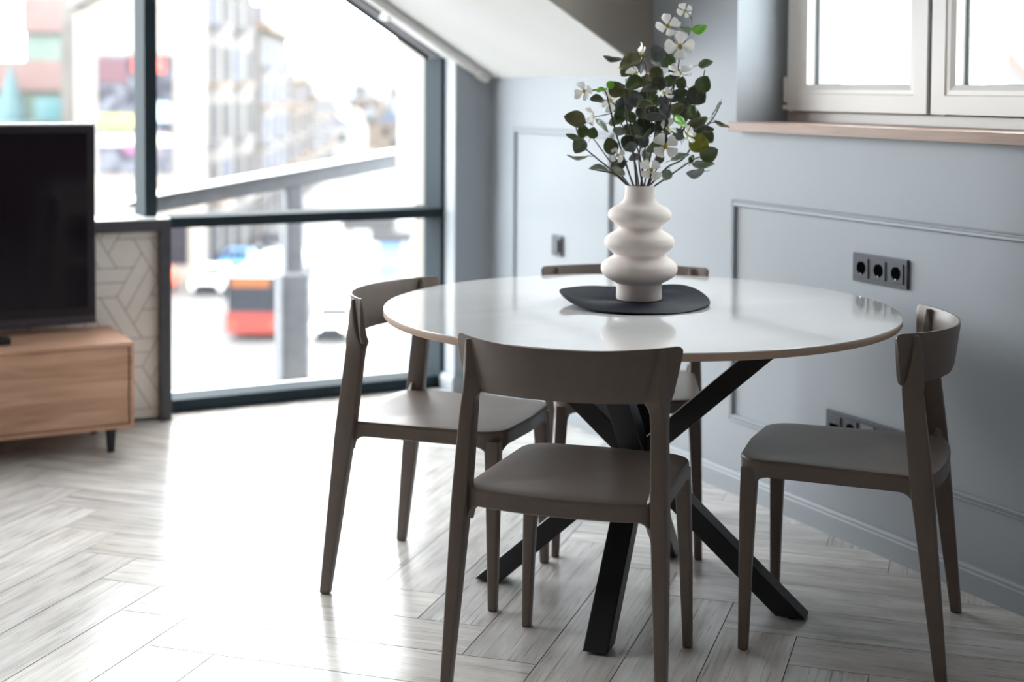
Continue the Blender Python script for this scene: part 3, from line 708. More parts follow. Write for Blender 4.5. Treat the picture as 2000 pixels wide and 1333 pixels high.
def make_chair(name, label):
    t = thing(name, label, 'chair', group='taupe chairs around the round table')
    HS = .449
    base = seat_outline()
    # --- seat: thin dished shell
    bm = bmesh.new(); rings = []
    for ins, z in ((.020, HS-.0150), (.001, HS-.0125), (0, HS-.009), (.0005, HS-.004), (.003, HS-.0008), (.008, HS)):
        rings.append([(p.x, p.y, z) for p in seat_outline(ins)])
    for s in (.85, .68, .5, .32, .15):
        z = HS - .0095*(1-s)**.8
        rings.append([(p.x*s, p.y*s+.01*(1-s), z) for p in seat_outline(.008)])
    loft(bm, rings)
    finish('seat', bm, CHAIRM, t, smooth=True)
    # --- apron flush under the seat edge, sweeping into the legs with round fillets
    N = 240
    legs = [(Vector((-.181, .206)), 0), (Vector((.181, .206)), 0), (Vector((-.2180, -.1860)), 1), (Vector((.2180, -.1860)), 1)]
    o_out, o_in = seat_outline(.0004, N), seat_outline(.0165, N)
    def fil(d, r): d = max(0, min(r, d)); return r-math.sqrt(max(0, r*r-(r-d)**2))
    def lowz(p):
        k = 0
        for l, rear in legs: k = max(k, fil((Vector((p.x, p.y))-l).length-(.0165 if rear else .017), .034))
        return .4095-k
    def topz(p):
        k = 0
        for l, rear in legs:
            if rear: k = max(k, fil((Vector((p.x, p.y))-l).length-.018, .030))
        return HS-.0095+k
    bm = bmesh.new()
    zl = [lowz(p) for p in o_out]; zt = [topz(p) for p in o_out]
    o_mid = seat_outline(.012, N)
    rings = [[(p.x, p.y, HS-.0155) for p in o_in], [(p.x, p.y, max(HS-.0125, z-.001)) for p, z in zip(o_mid, zt)], [(p.x, p.y, z) for p, z in zip(o_out, zt)],
             [(p.x, p.y, z+.003) for p, z in zip(o_out, zl)], [(p.x*.985, p.y*.985, z) for p, z in zip(o_out, zl)],
             [(q.x, q.y, z) for q, z in zip(o_in, zl)], [(p.x, p.y, HS-.0155) for p in o_in]]
    loft(bm, rings, cap=False); bmesh.ops.remove_doubles(bm, verts=bm.verts[:], dist=1e-6)
    finish('seat_frame', bm, CHAIRM, t, smooth=True)
    # --- legs
    for s in (-1, 1):
        bm = bmesh.new(); rg = []
        for z, x, y, w_, d_ in ((.0025, .198, .213, .022, .023), (.2, .192, .2105, .028, .030), (.34, .186, .208, .033, .036), (.39, .183, .2065, .0345, .038), (.424, .181, .205, .036, .040)):
            rg.append(ring_rect((s*x, y, z), (1, 0, 0), (0, 1, 0), w_, d_, .005, 3))
        loft(bm, rg); l = finish('leg', bm, CHAIRM, t, smooth=True)
        finish('foot_pad', bx(s*.198-.008, s*.198+.008, .205, .221, 0, .003), RUB, l)
    for s in (-1, 1):
        bm = bmesh.new(); rg = []
        def px(z): return .2361-.0269*z/.64
        def py(z): return -.2346+.0743*z/.64
        # z, width, depth, shift inwards, shift forward
        for z, w_, d_, si, sf_ in ((.0025, .022, .027, 0, 0), (.20, .028, .038, 0, 0), (.34, .032, .045, 0, 0), (.40, .034, .049, 0, 0), (.45, .034, .050, 0, 0), (.50, .033, .049, 0, 0), (.60, .031, .047, 0, 0), (.632, .031, .047, 0, 0),
                                   (.644, .034, .048, .0015, 0), (.652, .040, .048, .0045, -.001), (.668, .039, .040, .0035, -.005), (.70, .035, .030, .001, -.009), (.735, .031, .020, -.001, -.013), (.752, .030, .014, -.002, -.015), (.763, .028, .009, -.002, -.0155)):
            yaw = .75*max(0, min(1, (z-.62)/.10))
            rg.append(ring_rect((s*(px(z)-si), py(z)+sf_, z), (1, -s*yaw, 0), (s*yaw, 1, 0), w_, d_, .0045, 3))
        loft(bm, rg); l = finish('leg', bm, CHAIRM, t, smooth=True)
        finish('foot_pad', bx(s*.236-.008, s*.236+.008, -.2425, -.2265, 0, .003), RUB, l)
    # --- backrest: curved shell, leaning back and opening upwards
    bm = bmesh.new(); NU, NV = 56, 8
    def surf(u, v, off):
        # u -1..1 along the arc, v 0..1 upwards
        hw = .228+.0215*v; yb = -.226-.018*v; yt = -.132+.005*v
        x = hw*u; y = yb+(yt-yb)*abs(u)**2.15
        t_ = max(0, (abs(u)-.955)/.045); dl = .10*(1-math.sqrt(max(0, 1-t_*t_))); v = dl+(1-2*dl)*v
        zl = .650+.005*(1-u*u); zt = .766+.004*abs(u)**3
        z = zl+(zt-zl)*v
        sl = math.copysign((yt-yb)*2.15*abs(u)**1.15/hw, u); l_ = math.hypot(1, sl); nx, ny = sl/l_, -1/l_     # points back / outwards
        return (x+nx*off, y+ny*off, z)
    th = lambda v: .0068*(1-.45*v)
    rings = []
    for i in range(NU+1):
        s_u = -1+2*i/NU; u = s_u*(1.5-.5*s_u*s_u); r_ = []
        for j in range(NV+1): v = j/NV; r_.append(surf(u, v, th(v)*(1 if 0 < j < NV else .55)))
        for j in range(NV, -1, -1): v = j/NV; r_.append(surf(u, v, -th(v)*(1 if 0 < j < NV else .55)))
        rings.append(r_)
    loft(bm, rings)
    finish('backrest', bm, CHAIRM, t, smooth=True)
    return t
def dup(root, loc, rotz, label):
    r = root.copy(); COL.objects.link(r); r.location = loc; r.rotation_euler = (0, 0, rotz); r['label'] = label
    for ch in list(root.children):
        c = ch.copy(); COL.objects.link(c); c.parent = r
        for g in list(ch.children):
            d = g.copy(); COL.objects.link(d); d.parent = c
    return r
# position and facing angle of each chair
CH = {'A': ((1.622, 2.784), .770), 'B': ((1.612, 3.495), -.829), 'C': ((2.231, 3.589), -2.091), 'D': ((2.312, 2.697), 2.302)}
ch0 = make_chair('dining_chair', 'taupe plastic chair nearest the camera, its back turned, in front of the table')
(ch0.location.x, ch0.location.y), a = CH['A']; ch0.rotation_euler.z = a-PI/2
dup(ch0, (*CH['B'][0], 0), CH['B'][1]-PI/2, 'taupe plastic chair left of the table, beside the tall window, its seat brightly lit')
dup(ch0, (*CH['C'][0], 0), CH['C'][1]-PI/2, 'taupe plastic chair behind the table, only its top rail and legs showing past the vase')
dup(ch0, (*CH['D'][0], 0), CH['D'][1]-PI/2, 'taupe plastic chair right of the table, side on, in front of the low socket strip')

# ------------------------------------------------------------------ placemat, vase, bouquet
pm = thing('round_placemat', 'dark round woven placemat with a wavy edge under the vase on the table', 'placemat', (2.005, 3.182, .75))
bm = bmesh.new(); n = 128
def pz(r, a):
    t = (r/.197)
    return .0042 + max(0, t-.45)**2*(.055*max(0, math.cos(a-1.9))**3 + .060*max(0, math.cos(a-2.75))**4 + .075*max(0, math.cos(a-.35))**4 + .006*math.sin(5*a))
def prad(r, a): return r*(1+.012*math.sin(3*a+1)+.010*math.sin(2*a))
rs = [.0005+i*.0019 for i in range(104)]
rings = [[(prad(r, 2*PI*k/n)*math.cos(2*PI*k/n), prad(r, 2*PI*k/n)*math.sin(2*PI*k/n), max(.0012, pz(r, 2*PI*k/n)+.0008*(i % 2))) for k in range(n)] for i, r in enumerate(rs)]
under = [[(x, y, z-.0032 if z > .0042 else .0002) for x, y, z in rings[i]] for i in (103, 60, 0)]
loft(bm, rings+under)
wv = finish('woven_mat', bm, MATM, pm, smooth=True)

VX, VY = 2.030, 3.203
prof = [(.000, .0), (.052, .0), (.0575, .002), (.0590, .006), (.0588, .030), (.0592, .044)]
_c = [(.0592, .044), (.070, .050), (.088, .060), (.0975, .072), (.0995, .083), (.0965, .094), (.086, .104), (.073, .1115), (.067, .1165), (.067, .120), (.074, .127), (.0845, .136), (.0903, .145), (.091, .153), (.0875, .163), (.077, .172), (.063, .180), (.0562, .186), (.056, .191), (.0625, .198), (.0735, .206), (.0810, .214), (.0825, .222), (.0800, .231), (.0705, .240), (.056, .248), (.0455, .257), (.0402, .268), (.0386, .283)]
prof += [(p.x, p.y) for p in smooth_path([(r, z, 0) for r, z in _c], 3)[1:]]
prof += [(.0382, .296), (.0370, .2985), (.0350, .297), (.034, .285), (.034, .262), (.03, .25), (.001, .245)]
vs = bmesh.new(); lathe(vs, prof, 80)
vase = finish('ribbed_vase', vs, VASEM, smooth=True)
vase.location = (VX, VY, .7552)
tag(vase, 'matte off-white ceramic vase with three bulging rings standing on the dark placemat', 'vase')

LCOL = {'d': (.082, .098, .068), 'g': (.115, .160, .070), 'o': (.165, .170, .080), 'b': (.17, .195, .20), 'r': (.26, .58, .08), 'y': (.28, .29, .045), 'w': (.25, .30, .23)}
LM = {k: noisy(mat('leaf_'+{'d': 'dark', 'g': 'green', 'o': 'olive', 'b': 'bluish', 'r': 'bright', 'y': 'yellowish', 'w': 'pale'}[k], v, .30), tuple(.75*q for q in v), tuple(1.3*q for q in v), 55) for k, v in LCOL.items()}
PETAL = noisy(mat('white_petal', (.85, .84, .82), .6), (.90, .90, .88), (.97, .96, .95), 60)
bsdf(PETAL).inputs['Subsurface Weight'].default_value = 0
POLLEN = noisy(mat('yellow_flower_centre', (.45, .32, .03), .7), (.42, .30, .03), (.75, .60, .08), 300)
def thin(m_, k, mul=1.0):            # thin leaves and petals let some light through
    t_ = m_.node_tree; b_ = bsdf(m_); src = b_.inputs['Base Color'].links[0].from_socket
    tl = nd(m_, 'ShaderNodeBsdfTranslucent'); mx_ = nd(m_, 'ShaderNodeMixShader'); mx_.inputs[0].default_value = k
    lk(m_, src, tl.inputs['Color']); lk(m_, b_.outputs[0], mx_.inputs[1]); lk(m_, tl.outputs[0], mx_.inputs[2]); lk(m_, mx_.outputs[0], t_.nodes['Material Output'].inputs['Surface'])
thin(PETAL, .35)
for q_ in LM.values(): thin(q_, .25)
BQ = thing('flower_bouquet', 'artificial bouquet of dark round leaves and white four-petal flowers in the vase', 'bouquet', (VX, VY, 1.03))
BO = Vector((VX, VY, 1.03))
rnd = random.Random(11)
for st in STEMS:
    bm = bmesh.new(); P = smooth_path([Vector(p)-BO for p in st], 6)
    k0 = .0024 if st[0][2] < 1.06 else .0013
    tube(bm, P, lambda t: k0*(1-.5*t)+.0004*abs(math.sin(t*40)), 6)
    finish('stem', bm, STEMM, BQ, smooth=True)
def leaf_bm(c, d, n, L, W):
    c, d, n = Vector(c)-BO, Vector(d), Vector(n); s = d.cross(n).normalized(); bm = bmesh.new()
    NU, NW = 9, 6; bend = rnd.uniform(-.25, .25); fold = rnd.uniform(.10, .35); grid = []
    for i in range(NU+1):
        t = i/NU; wd = W/2*(math.sin(PI*min(1, t**.85))**.62 if 0 < t < 1 else 0.02) * (1.05-.15*t)
        row = []
        for j in range(NW+1):
            q = -1+2*j/NW
            p = c+d*(L*(t-.5))+s*(wd*q)+n*(fold*wd*abs(q)**1.5+bend*L*(.25-(t-.5)**2)+.0012*math.sin(9*t+3*q))
            row.append(bm.verts.new(p))
        grid.append(row)
    for i in range(NU):
        for j in range(NW): bm.faces.new((grid[i][j], grid[i][j+1], grid[i+1][j+1], grid[i+1][j]))
    # petiole
    tube(bm, [c-d*(L*.5), c-d*(L*.66)+n*.001, c-d*(L*.82)-n*.002], .0008, 5)
    return bm
for (c, d, n, L, W, k) in LEAVES:
    o = finish('leaf', leaf_bm(c, d, n, L*1.06, W*1.06), LM[k], BQ, smooth=True)
    sd = o.modifiers.new('thickness', 'SOLIDIFY'); sd.thickness = .0005
    if k == 'r': o['label'] = 'bright fresh green leaf'
for (c, n, r, sp) in FLOWERS:
    c, n = Vector(c)-BO, Vector(n); u = n.orthogonal().normalized()
    up = Vector((0, 0, 1)); u = (up-n*up.dot(n)).normalized(); v = n.cross(u)
    # four notched petals in one corolla
    root = None
    bm = bmesh.new()
    for k in range(4):
        a = sp+k*PI/2+rnd.uniform(-.12, .12); rr = r*rnd.uniform(.88, 1.08); dirr = u*math.cos(a)+v*math.sin(a); sd_ = n.cross(dirr); cup = rnd.uniform(.05, .38); tw = rnd.uniform(-.25, .25)
        grid = []
        for i in range(9):
            t = i/8; wd = rr*(.07+.37*math.sin(PI*min(1, t*.62+.01))**1.8)*(1 if t < .85 else 1-(t-.85)*2.2); row = []
            for j in range(9):
                q = -1+j/4; notch = .10*rr*(1-abs(q))**1.5*max(0, (t-.8)/.2); rd = rr*(.04+.96*t)-.14*rr*q*q*t*t-notch
                p = c+dirr*rd+sd_*(wd*q)+n*(cup*rr*t*t+.05*rr*math.sin(t*7+k)*q+.16*rr*q*q*t+tw*rr*q*t*t)
                row.append(bm.verts.new(p))
            grid.append(row)
        for i in range(8):
            for j in range(8): bm.faces.new((grid[i][j], grid[i][j+1], grid[i+1][j+1], grid[i+1][j]))
    fl = finish('flower', bm, PETAL, BQ, smooth=True)
    m2 = fl.modifiers.new('thickness', 'SOLIDIFY'); m2.thickness = .0004
    bm = bmesh.new()
    for q in range(14):
        a = q*2.4; rr = .085*r*math.sqrt(q/4); p = c+u*(rr*math.cos(a))+v*(rr*math.sin(a))+n*(.05*r)
        bmesh.ops.create_icosphere(bm, subdivisions=1, radius=.062*r, matrix=Matrix.Translation(p))
    finish('flower_centre', bm, POLLEN, fl, smooth=True)

# ------------------------------------------------------------------ television stand, television
ts = thing('tv_stand', 'low brown wood television stand on short black legs by the tiled wall', 'tv stand', (.28, 5.385, 0))
def tsp(name, bm, m_, bevel=0, parent=ts):
    o = finish(name, bm, m_, bevel=bevel); o.parent = parent
    o.matrix_parent_inverse = Matrix.Translation(-Vector(ts.location)) if parent is ts else Matrix(); return o
X0, X1, YF, YK, ZB, ZP = -.62, 1.169, 5.175, 5.585, .088, .394
bm = bmesh.new(); th_ = .014
box(bm, X0, X1, YF, YK, ZB, ZB+th_); box(bm, X0, X1, YF, YK, ZP-th_, ZP)
box(bm, X1-th_, X1, YF, YK, ZB+th_, ZP-th_); box(bm, X0, X0+th_, YF, YK, ZB+th_, ZP-th_)
box(bm, X0+th_, X1-th_, YK-.012, YK, ZB+th_, ZP-th_)
tsp('cabinet_body', bm, WALNUT, .0012)
tsp('door', bx(.275, X1-th_-.003, YF+.006, YF+.024, ZB+th_+.003, ZP-th_-.003), WALNUT, .001)
tsp('door', bx(X0+th_+.003, .271, YF+.006, YF+.024, ZB+th_+.003, ZP-th_-.003), WALNUT, .001)
for x in (1.095, -.55):
    for y in (5.215, 5.515):
        bm = bmesh.new(); loft(bm, [ring_rect((x, y, .0), (1, 0, 0), (0, 1, 0), .022, .022), ring_rect((x, y, ZB), (1, 0, 0), (0, 1, 0), .034, .034)])
        tsp('leg', bm, BLACKM)
tv = thing('television', 'large black flat television with a silver top edge standing on the wood stand', 'television', (.46, 5.49, ZP))
def tvp(name, bm, m_, bevel=0):
    o = finish(name, bm, m_, bevel=bevel); o.parent = tv; o.matrix_parent_inverse = Matrix.Translation(-Vector(tv.location)); return o
XA, XB, YT_, ZA, ZC = -.17, 1.100, 5.480, .422, 1.160
tvp('casing', bx(XA, XB, YT_, YT_+.055, ZA, ZC-.004), TVB, .004)
tvp('top_edge', bx(XA, XB, YT_+.002, YT_+.050, ZC-.0035, ZC+.004), TVSIL, .001)
tvp('screen', bx(XA+.030, XB-.030, YT_-.0015, YT_, ZA+.060, ZC-.032), SCREEN)
tvp('lower_bezel', bx(XA+.002, XB-.002, YT_-.004, YT_, ZA+.002, ZA+.030), mat('dark_grey_tv_plastic', (.055, .052, .07), .35), .002)
bm = bmesh.new(); box(bm, .40, .53, YT_+.012, YT_+.05, ZP+.010, ZA+.02); box(bm, .18, .75, 5.41, 5.57, ZP, ZP+.012)
tvp('base', bm, TVB, .003)
tvp('status_light', bx(.715, .745, YT_-.0025, YT_, ZC-.022, ZC-.018), mat('orange_brown_mark', (.5, .16, .08), .5))
rm = finish('remote_control', bx(-.105, .085, -.024, .024, 0, .026), BLACKM, bevel=.006)
rm.location = (.685, 5.305, ZP); rm.rotation_euler.z = .15
tag(rm, 'small black remote control lying on the wood stand in front of the television', 'remote control')

# ------------------------------------------------------------------ outside: the street four floors below
E2 = Vector((.459, .888, 0)).normalized(); E1 = Vector((E2.y, -E2.x, 0))
GZ = -10.9
def W3(u, v, z): return E1*u+E2*v+Vector((0, 0, z))
def obox(bm, u0, u1, v0, v1, z0, z1, mi=0):
    v = [bm.verts.new(W3(*p)) for p in ((u0,v0,z0),(u1,v0,z0),(u1,v1,z0),(u0,v1,z0),(u0,v0,z1),(u1,v0,z1),(u1,v1,z1),(u0,v1,z1))]
    for f in ((0,3,2,1),(4,5,6,7),(0,1,5,4),(1,2,6,5),(2,3,7,6),(3,0,4,7)): bm.faces.new([v[i] for i in f]).material_index = mi
def ob(*a):
    bm = bmesh.new(); obox(bm, *a); return bm
def oth(name, label, cat, u, v, z, group=None): return thing(name, label, cat, W3(u, v, z), 0, group)
def op(name, bm, m_, root, parent=None, smooth=False):
    o = finish(name, bm, m_, smooth=smooth)
    if parent is None: o.parent = root; o.matrix_parent_inverse = Matrix.Translation(-Vector(root.location))
    else: o.parent = parent
    return o
ASPH = noisy(mat('pale_wet_asphalt', (.5, .5, .5), .5), (.045, .045, .046), (.12, .12, .12), .10, (1, 1, 1), 4)
PAVE = noisy(mat('pale_paving', (.5, .5, .5), .7), (.12, .12, .12), (.22, .22, .22), .3, (1, 1, 1), 5)
CREAM = noisy(mat('cream_render', (.7, .6, .5), .8), (.19, .172, .152), (.215, .195, .175), .15)
STONE = noisy(mat('pale_grey_stone', (.5, .48, .45), .8), (.085, .08, .076), (.14, .133, .125), .35)
STON2 = mat('brown_cornice_stone', (.17, .13, .10), .8)
WIND = mat('dark_street_window', (.015, .015, .02), .6, 0, .15)
WINDB = mat('blue_grey_window', (.035, .045, .08), .6, 0, .15)
REDB = noisy(mat('dusty_red_cladding', (.25, .16, .15), .7), (.12, .075, .07), (.15, .10, .095), .3)
GRNB = noisy(mat('pale_green_cladding', (.2, .28, .24), .6), (.085, .115, .095), (.115, .155, .135), .3)
TREE = noisy(mat('grey_winter_foliage', (.15, .16, .16), .9), (.05, .055, .06), (.10, .105, .11), .2)
ROOFM = mat('slate_roof', (.12, .12, .13), .7)
STEELG = noisy(mat('galvanised_steel', (.25, .26, .28), .55), (.070, .076, .088), (.095, .10, .112), 12)
PALEF = mat('pale_facade', (.15, .146, .142), .8)
BROWNF = mat('brown_facade', (.10, .08, .065), .8)

finish('ground_street', (lambda b: (obox(b, -120, 90, 6, 420, GZ-.4, GZ), b)[-1])(bmesh.new()), ASPH, kind='structure')
finish('ground_pavement', (lambda b: (obox(b, -40, -21.5, 62, 200, GZ, GZ+.15), b)[-1])(bmesh.new()), PAVE, kind='structure')
# ledge of the facade just below the window, which carries the steel frame
finish('ledge_outside', bx(-2.5, 4.5, 6.02, 7.4, -1.30, -1.10), PALEF, kind='structure')
finish('wall_outside', (lambda b: (box(b, XL-.1, XR+.3, YW+.14, 6.02, -11, -.02), box(b, 2.622, 3.1, 5.88, 6.02, -.02, .80), box(b, 2.622, 3.1, 5.88, 6.245, .80, 2.6), b)[-1])(bmesh.new()), mat('cream_outside_reveal', (.20, .185, .165), .8), kind='structure')
finish('sill_outside', bx(-1.57, 2.62, 5.876, 6.00, .0, .03), mat('white_metal_sill', (.75, .75, .75), .35), kind='structure')

sf = thing('steel_bracing_frame', 'grey galvanised steel post with a slanting beam just outside the tall window', 'steel frame', (2.356, 6.95, -1.10))
def sfp(name, bm, m_):
    o = finish(name, bm, m_, bevel=.004); o.parent = sf; o.matrix_parent_inverse = Matrix.Translation(-Vector(sf.location)); return o
bm = bmesh.new(); loft(bm, [ring_rect((2.361, 6.95, z), (1, 0, 0), (0, 1, 0), .088, .088, .02, 4) for z in (.375, .84)]); sfp('post', bm, STEELG)
bm = bmesh.new(); loft(bm, [ring_rect((2.356, 6.95, z), (1, 0, 0), (0, 1, 0), .150, .150, .03, 5) for z in (-1.10, .36)]+[ring_rect((2.356, 6.95, .385), (1, 0, 0), (0, 1, 0), .10, .10, .02, 5)]); sfp('sleeve', bm, STEELG)
bm = bmesh.new()
a = [(1.53, .735), (1.53, .745), (1.68, .778), (2.98, .974), (2.98, .898), (1.68, .700)]
loft(bm, [[(x, 6.90, z) for x, z in a], [(x, 7.00, z) for x, z in a]]); sfp('beam', bm, STEELG)
bm = bmesh.new()
a = [(1.53, .7455), (1.68, .779), (2.98, .975), (2.98, .983), (1.68, .787), (1.53, .752)]
loft(bm, [[(x, 6.88, z) for x, z in a], [(x, 7.10, z) for x, z in a]]); sfp('lit_top_face', bm, mat('lit_steel_top', (.7, .7, .72), .4))  # beam's sky-lit upper face as a sheet, the brightness painted in

# modern striped building at the far left
b = oth('striped_building', 'modern building with dusty red and pale green bands at the far left beyond the window', 'building', -39, 120, GZ)
zb = [(-10.9, -7.0, GRNB), (-7.0, -4.6, REDB), (-4.6, -2.0, GRNB), (-2.0, .75, GRNB), (.75, 3.15, REDB), (3.15, 5.35, GRNB), (5.35, 8.0, REDB), (8.0, 10, GRNB)]
for i, (z0, z1, m_) in enumerate(zb):
    u0 = -52 if z1 < 3.2 else -38.5
    op('facade_band', ob(u0, -30, 115-(.5 if m_ is REDB else 0), 132, z0, z1), m_, b)
for i in range(5):
    op('window', ob(-51+i*3.4, -49+i*3.4, 114.2, 115.2, -1.6, .2), mat('teal_window', (.07, .15, .16), .3), b)

# cream building with the big mural
b = oth('cream_building', 'tall cream building with a big dark mural on its blank end wall', 'building', -22.6, 92, GZ)
wl = op('wall', ob(-26.4, -18.85, 88, 89.6, GZ, 5.8), CREAM, b)
bm = bmesh.new(); loft(bm, [[W3(u, v, z) for u, z in ((-26.6, 5.8), (-18.6, 9.9), (-18.6, 10.3), (-26.6, 6.2))] for v in (87.5, 89.7)])
op('roof', bm, PALEF, b)
bm = bmesh.new(); loft(bm, [[W3(u, v, z) for u, z in ((-26.4, 5.7), (-18.85, 5.7), (-18.85, 9.8))] for v in (88, 89.6)]); op('gable', bm, CREAM, b)
op('mural', ob(-25.04, -20.44, 87.9, 88, -4.1, 3.1), noisy(mat('dark_abstract_mural', (.1, .1, .15), .6), (.006, .006, .015), (.085, .09, .11), .55, (1, 1, 1), 5, dist=2, lo=.40, hi=.62), b)
for (u0, u1, z0, z1, c) in ((-22.9, -20.9, 2.0, 2.9, (.42, .06, .05)), (-24.9, -22.6, -1.3, -.5, (.25, .28, .08)), (-24.9, -20.6, -2.4, -1.7, (.42, .38, .33)), (-23.4, -21.4, -2.9, -2.3, (.15, .05, .12)), (-24.9, -23.2, 1.4, 2.9, (.07, .03, .04)), (-22.5, -20.6, -.9, .2, (.30, .42, .50))):
    op('mural_patch', ob(u0, u1, 87.86, 87.9, z0, z1), mat('mural_%d%d%d' % tuple(int(1000*q) for q in c), c, .6), b)
op('ground_floor_window', ob(-25.0, -23.0, 87.9, 88.1, -9.6, -7.2), WIND, b)
op('ground_floor_window', ob(-21.8, -19.6, 87.9, 88.1, -9.6, -7.2), WIND, b)

# historic terrace: a long facade running away along the street; near block taller
def terrace(name, label, u0, v0, u1, v1, ztop, floors, bays, m_, dome=False, wm=WIND):
    b = oth(name, label, 'building', (u0+u1)/2-2, (v0+v1)/2, GZ)
    A, B = W3(u0, v0, 0), W3(u1, v1, 0); d = (B-A); L = d.length; d.normalize(); n = Vector((d.y, -d.x, 0))
    def seg(bm, s0, s1, o0, o1, z0, z1):
        ps = [A+d*s0+n*o0, A+d*s1+n*o0, A+d*s1+n*o1, A+d*s0+n*o1]
        loft(bm, [[(p.x, p.y, z) for p in ps] for z in (z0, z1)])
        return bm
    op('wall', seg(bmesh.new(), 0, L, -9, 0, GZ, ztop), m_, b)
    op('cornice', seg(bmesh.new(), -.4, L+.3, -9, .8, ztop-.55, ztop), STON2, b)
    op('string_course', seg(bmesh.new(), -.1, L, -9, .35, GZ+4.0, GZ+4.4), PALEF, b)
    op('roof', seg(bmesh.new(), .4, L-.3, -8.5, .2, ztop, ztop+1.4), ROOFM if not dome else m_, b)
    fh = (ztop-.8-(GZ+4.4))/floors; bw = L/bays
    for f in range(floors):
        for k in range(bays):
            s0 = k*bw+bw*.25; z0 = GZ+4.4+f*fh+fh*.18
            op('window', seg(bmesh.new(), s0, s0+bw*.5, -.3, .06, z0, z0+fh*.62), WINDB if (k+2*f) % 5 == 1 else wm, b)
            if (k % 2 == 0): op('balcony', seg(bmesh.new(), s0-bw*.1, s0+bw*.5, 0, 1.0, z0-.35, z0-.05), ROOFM if f % 2 else STON2, b)
    for k in range(bays): op('shop_front', seg(bmesh.new(), k*bw+bw*.2, k*bw+bw*.8, -.3, .08, GZ+.3, GZ+3.4), WIND, b)
    return b
terrace('historic_building', 'tall pale historic building with brown cornice and balconies, first along the street', -18.9, 90.2, -19.0, 107.0, 9.0, 4, 4, STONE, True)
terrace('corner_building', 'pale corner building with stepped roof and blue-grey windows further down the street', -18.95, 109.5, -21.1, 137, 6.0, 4, 4, STONE, wm=WINDB)
terrace('brown_town_house', 'lower brown town house behind the corner building on the street', -21.2, 138, -22.9, 164, 2.4, 3, 4, BROWNF)
terrace('distant_town_house', 'distant pale town house where the street narrows', -22.9, 166, -24.5, 200, .2, 3, 5, PALEF)

# distant hill with houses and bare trees
def lump(bm, u, v, z, r, rz, seed, sub=3):
    b0 = len(bm.verts); bmesh.ops.create_icosphere(bm, subdivisions=sub, radius=1)
    bm.verts.ensure_lookup_table()
    for q in list(bm.verts)[b0:]:
        k = 1+.22*noise.noise(q.co*1.7+Vector((seed, 0, 0))); q.co = W3(u+q.co.x*r*k, v+q.co.y*r*k, z+q.co.z*rz*k)
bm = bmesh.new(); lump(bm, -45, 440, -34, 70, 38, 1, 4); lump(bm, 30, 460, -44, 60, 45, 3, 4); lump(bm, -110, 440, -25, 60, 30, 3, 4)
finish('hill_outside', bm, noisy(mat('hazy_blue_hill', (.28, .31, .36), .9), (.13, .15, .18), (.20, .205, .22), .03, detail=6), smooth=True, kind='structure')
rh = random.Random(5)
HWH = mat('white_distant_house', (.26, .26, .26), .8); HBL = mat('blue_distant_roof', (.05, .065, .10), .7)
for i in range(22):
    v = 206+i*13.0; u = -v*rh.uniform(.080, .145); hgt = rh.uniform(3.5, 6.5)
    z0 = GZ+(v-190)*.036
    wd = rh.uniform(3, 5.5)
    h_ = oth('distant_house', 'small pale house among the bare trees far down the street', 'house', u, v, GZ, 'small houses on the distant slope')
    op('wall', ob(u-wd/2, u+wd/2, v, v+5, GZ, z0+hgt), [HWH, STONE, BROWNF, PALEF][i % 4], h_)
    bm = bmesh.new(); loft(bm, [[W3(u+a_, vv, z) for a_, z in ((-wd*.55, z0+hgt), (wd*.55, z0+hgt), (0, z0+hgt+wd*.35))] for vv in (v-.1, v+5.1)])
    op('roof', bm, [ROOFM, STON2, HBL][i % 3], h_)
    for k in range(2): op('window', ob(u-wd*.3+k*wd*.35, u-wd*.3+k*wd*.35+.9, v-.05, v+.1, z0+hgt-2.2, z0+hgt-.8), WIND, h_)
for i in range(22):
    v = 199.6+i*13.0; u = -v*rh.uniform(.078, .135); r_ = rh.uniform(.9, 1.35); zc = GZ+(v-190)*.036+rh.uniform(4, 6)
    t = oth('street_tree', 'bare grey winter tree lining the far end of the street', 'tree', u, v, GZ, 'bare trees down the street')
    bm = bmesh.new(); tube(bm, [W3(u, v, GZ), W3(u+.1, v, zc-1), W3(u, v, zc)], .18, 6); op('trunk', bm, STON2, t)
    bm = bmesh.new(); lump(bm, u, v, zc, r_, r_*1.3, i); op('crown', bm, TREE, t, smooth=True)
for i in range(3):
    u, v = -44.5+i*3.6, 108+i*.2
    t = oth('conifer', ['leftmost', 'middle', 'rightmost'][i]+' dark conifer standing before the striped building', 'tree', u, v, GZ, 'conifers at the far left')
    bm = bmesh.new(); loft(bm, [[W3(u+r_*math.cos(a_*PI/6), v+r_*math.sin(a_*PI/6), z) for a_ in range(12)] for r_, z in ((.3, GZ), (.3, -8), (1.6, -7.5), (1.1, -1), (.1, 3.6-i*.5))]); op('crown', bm, mat('dark_teal_needles', (.07, .12, .13), .9), t)

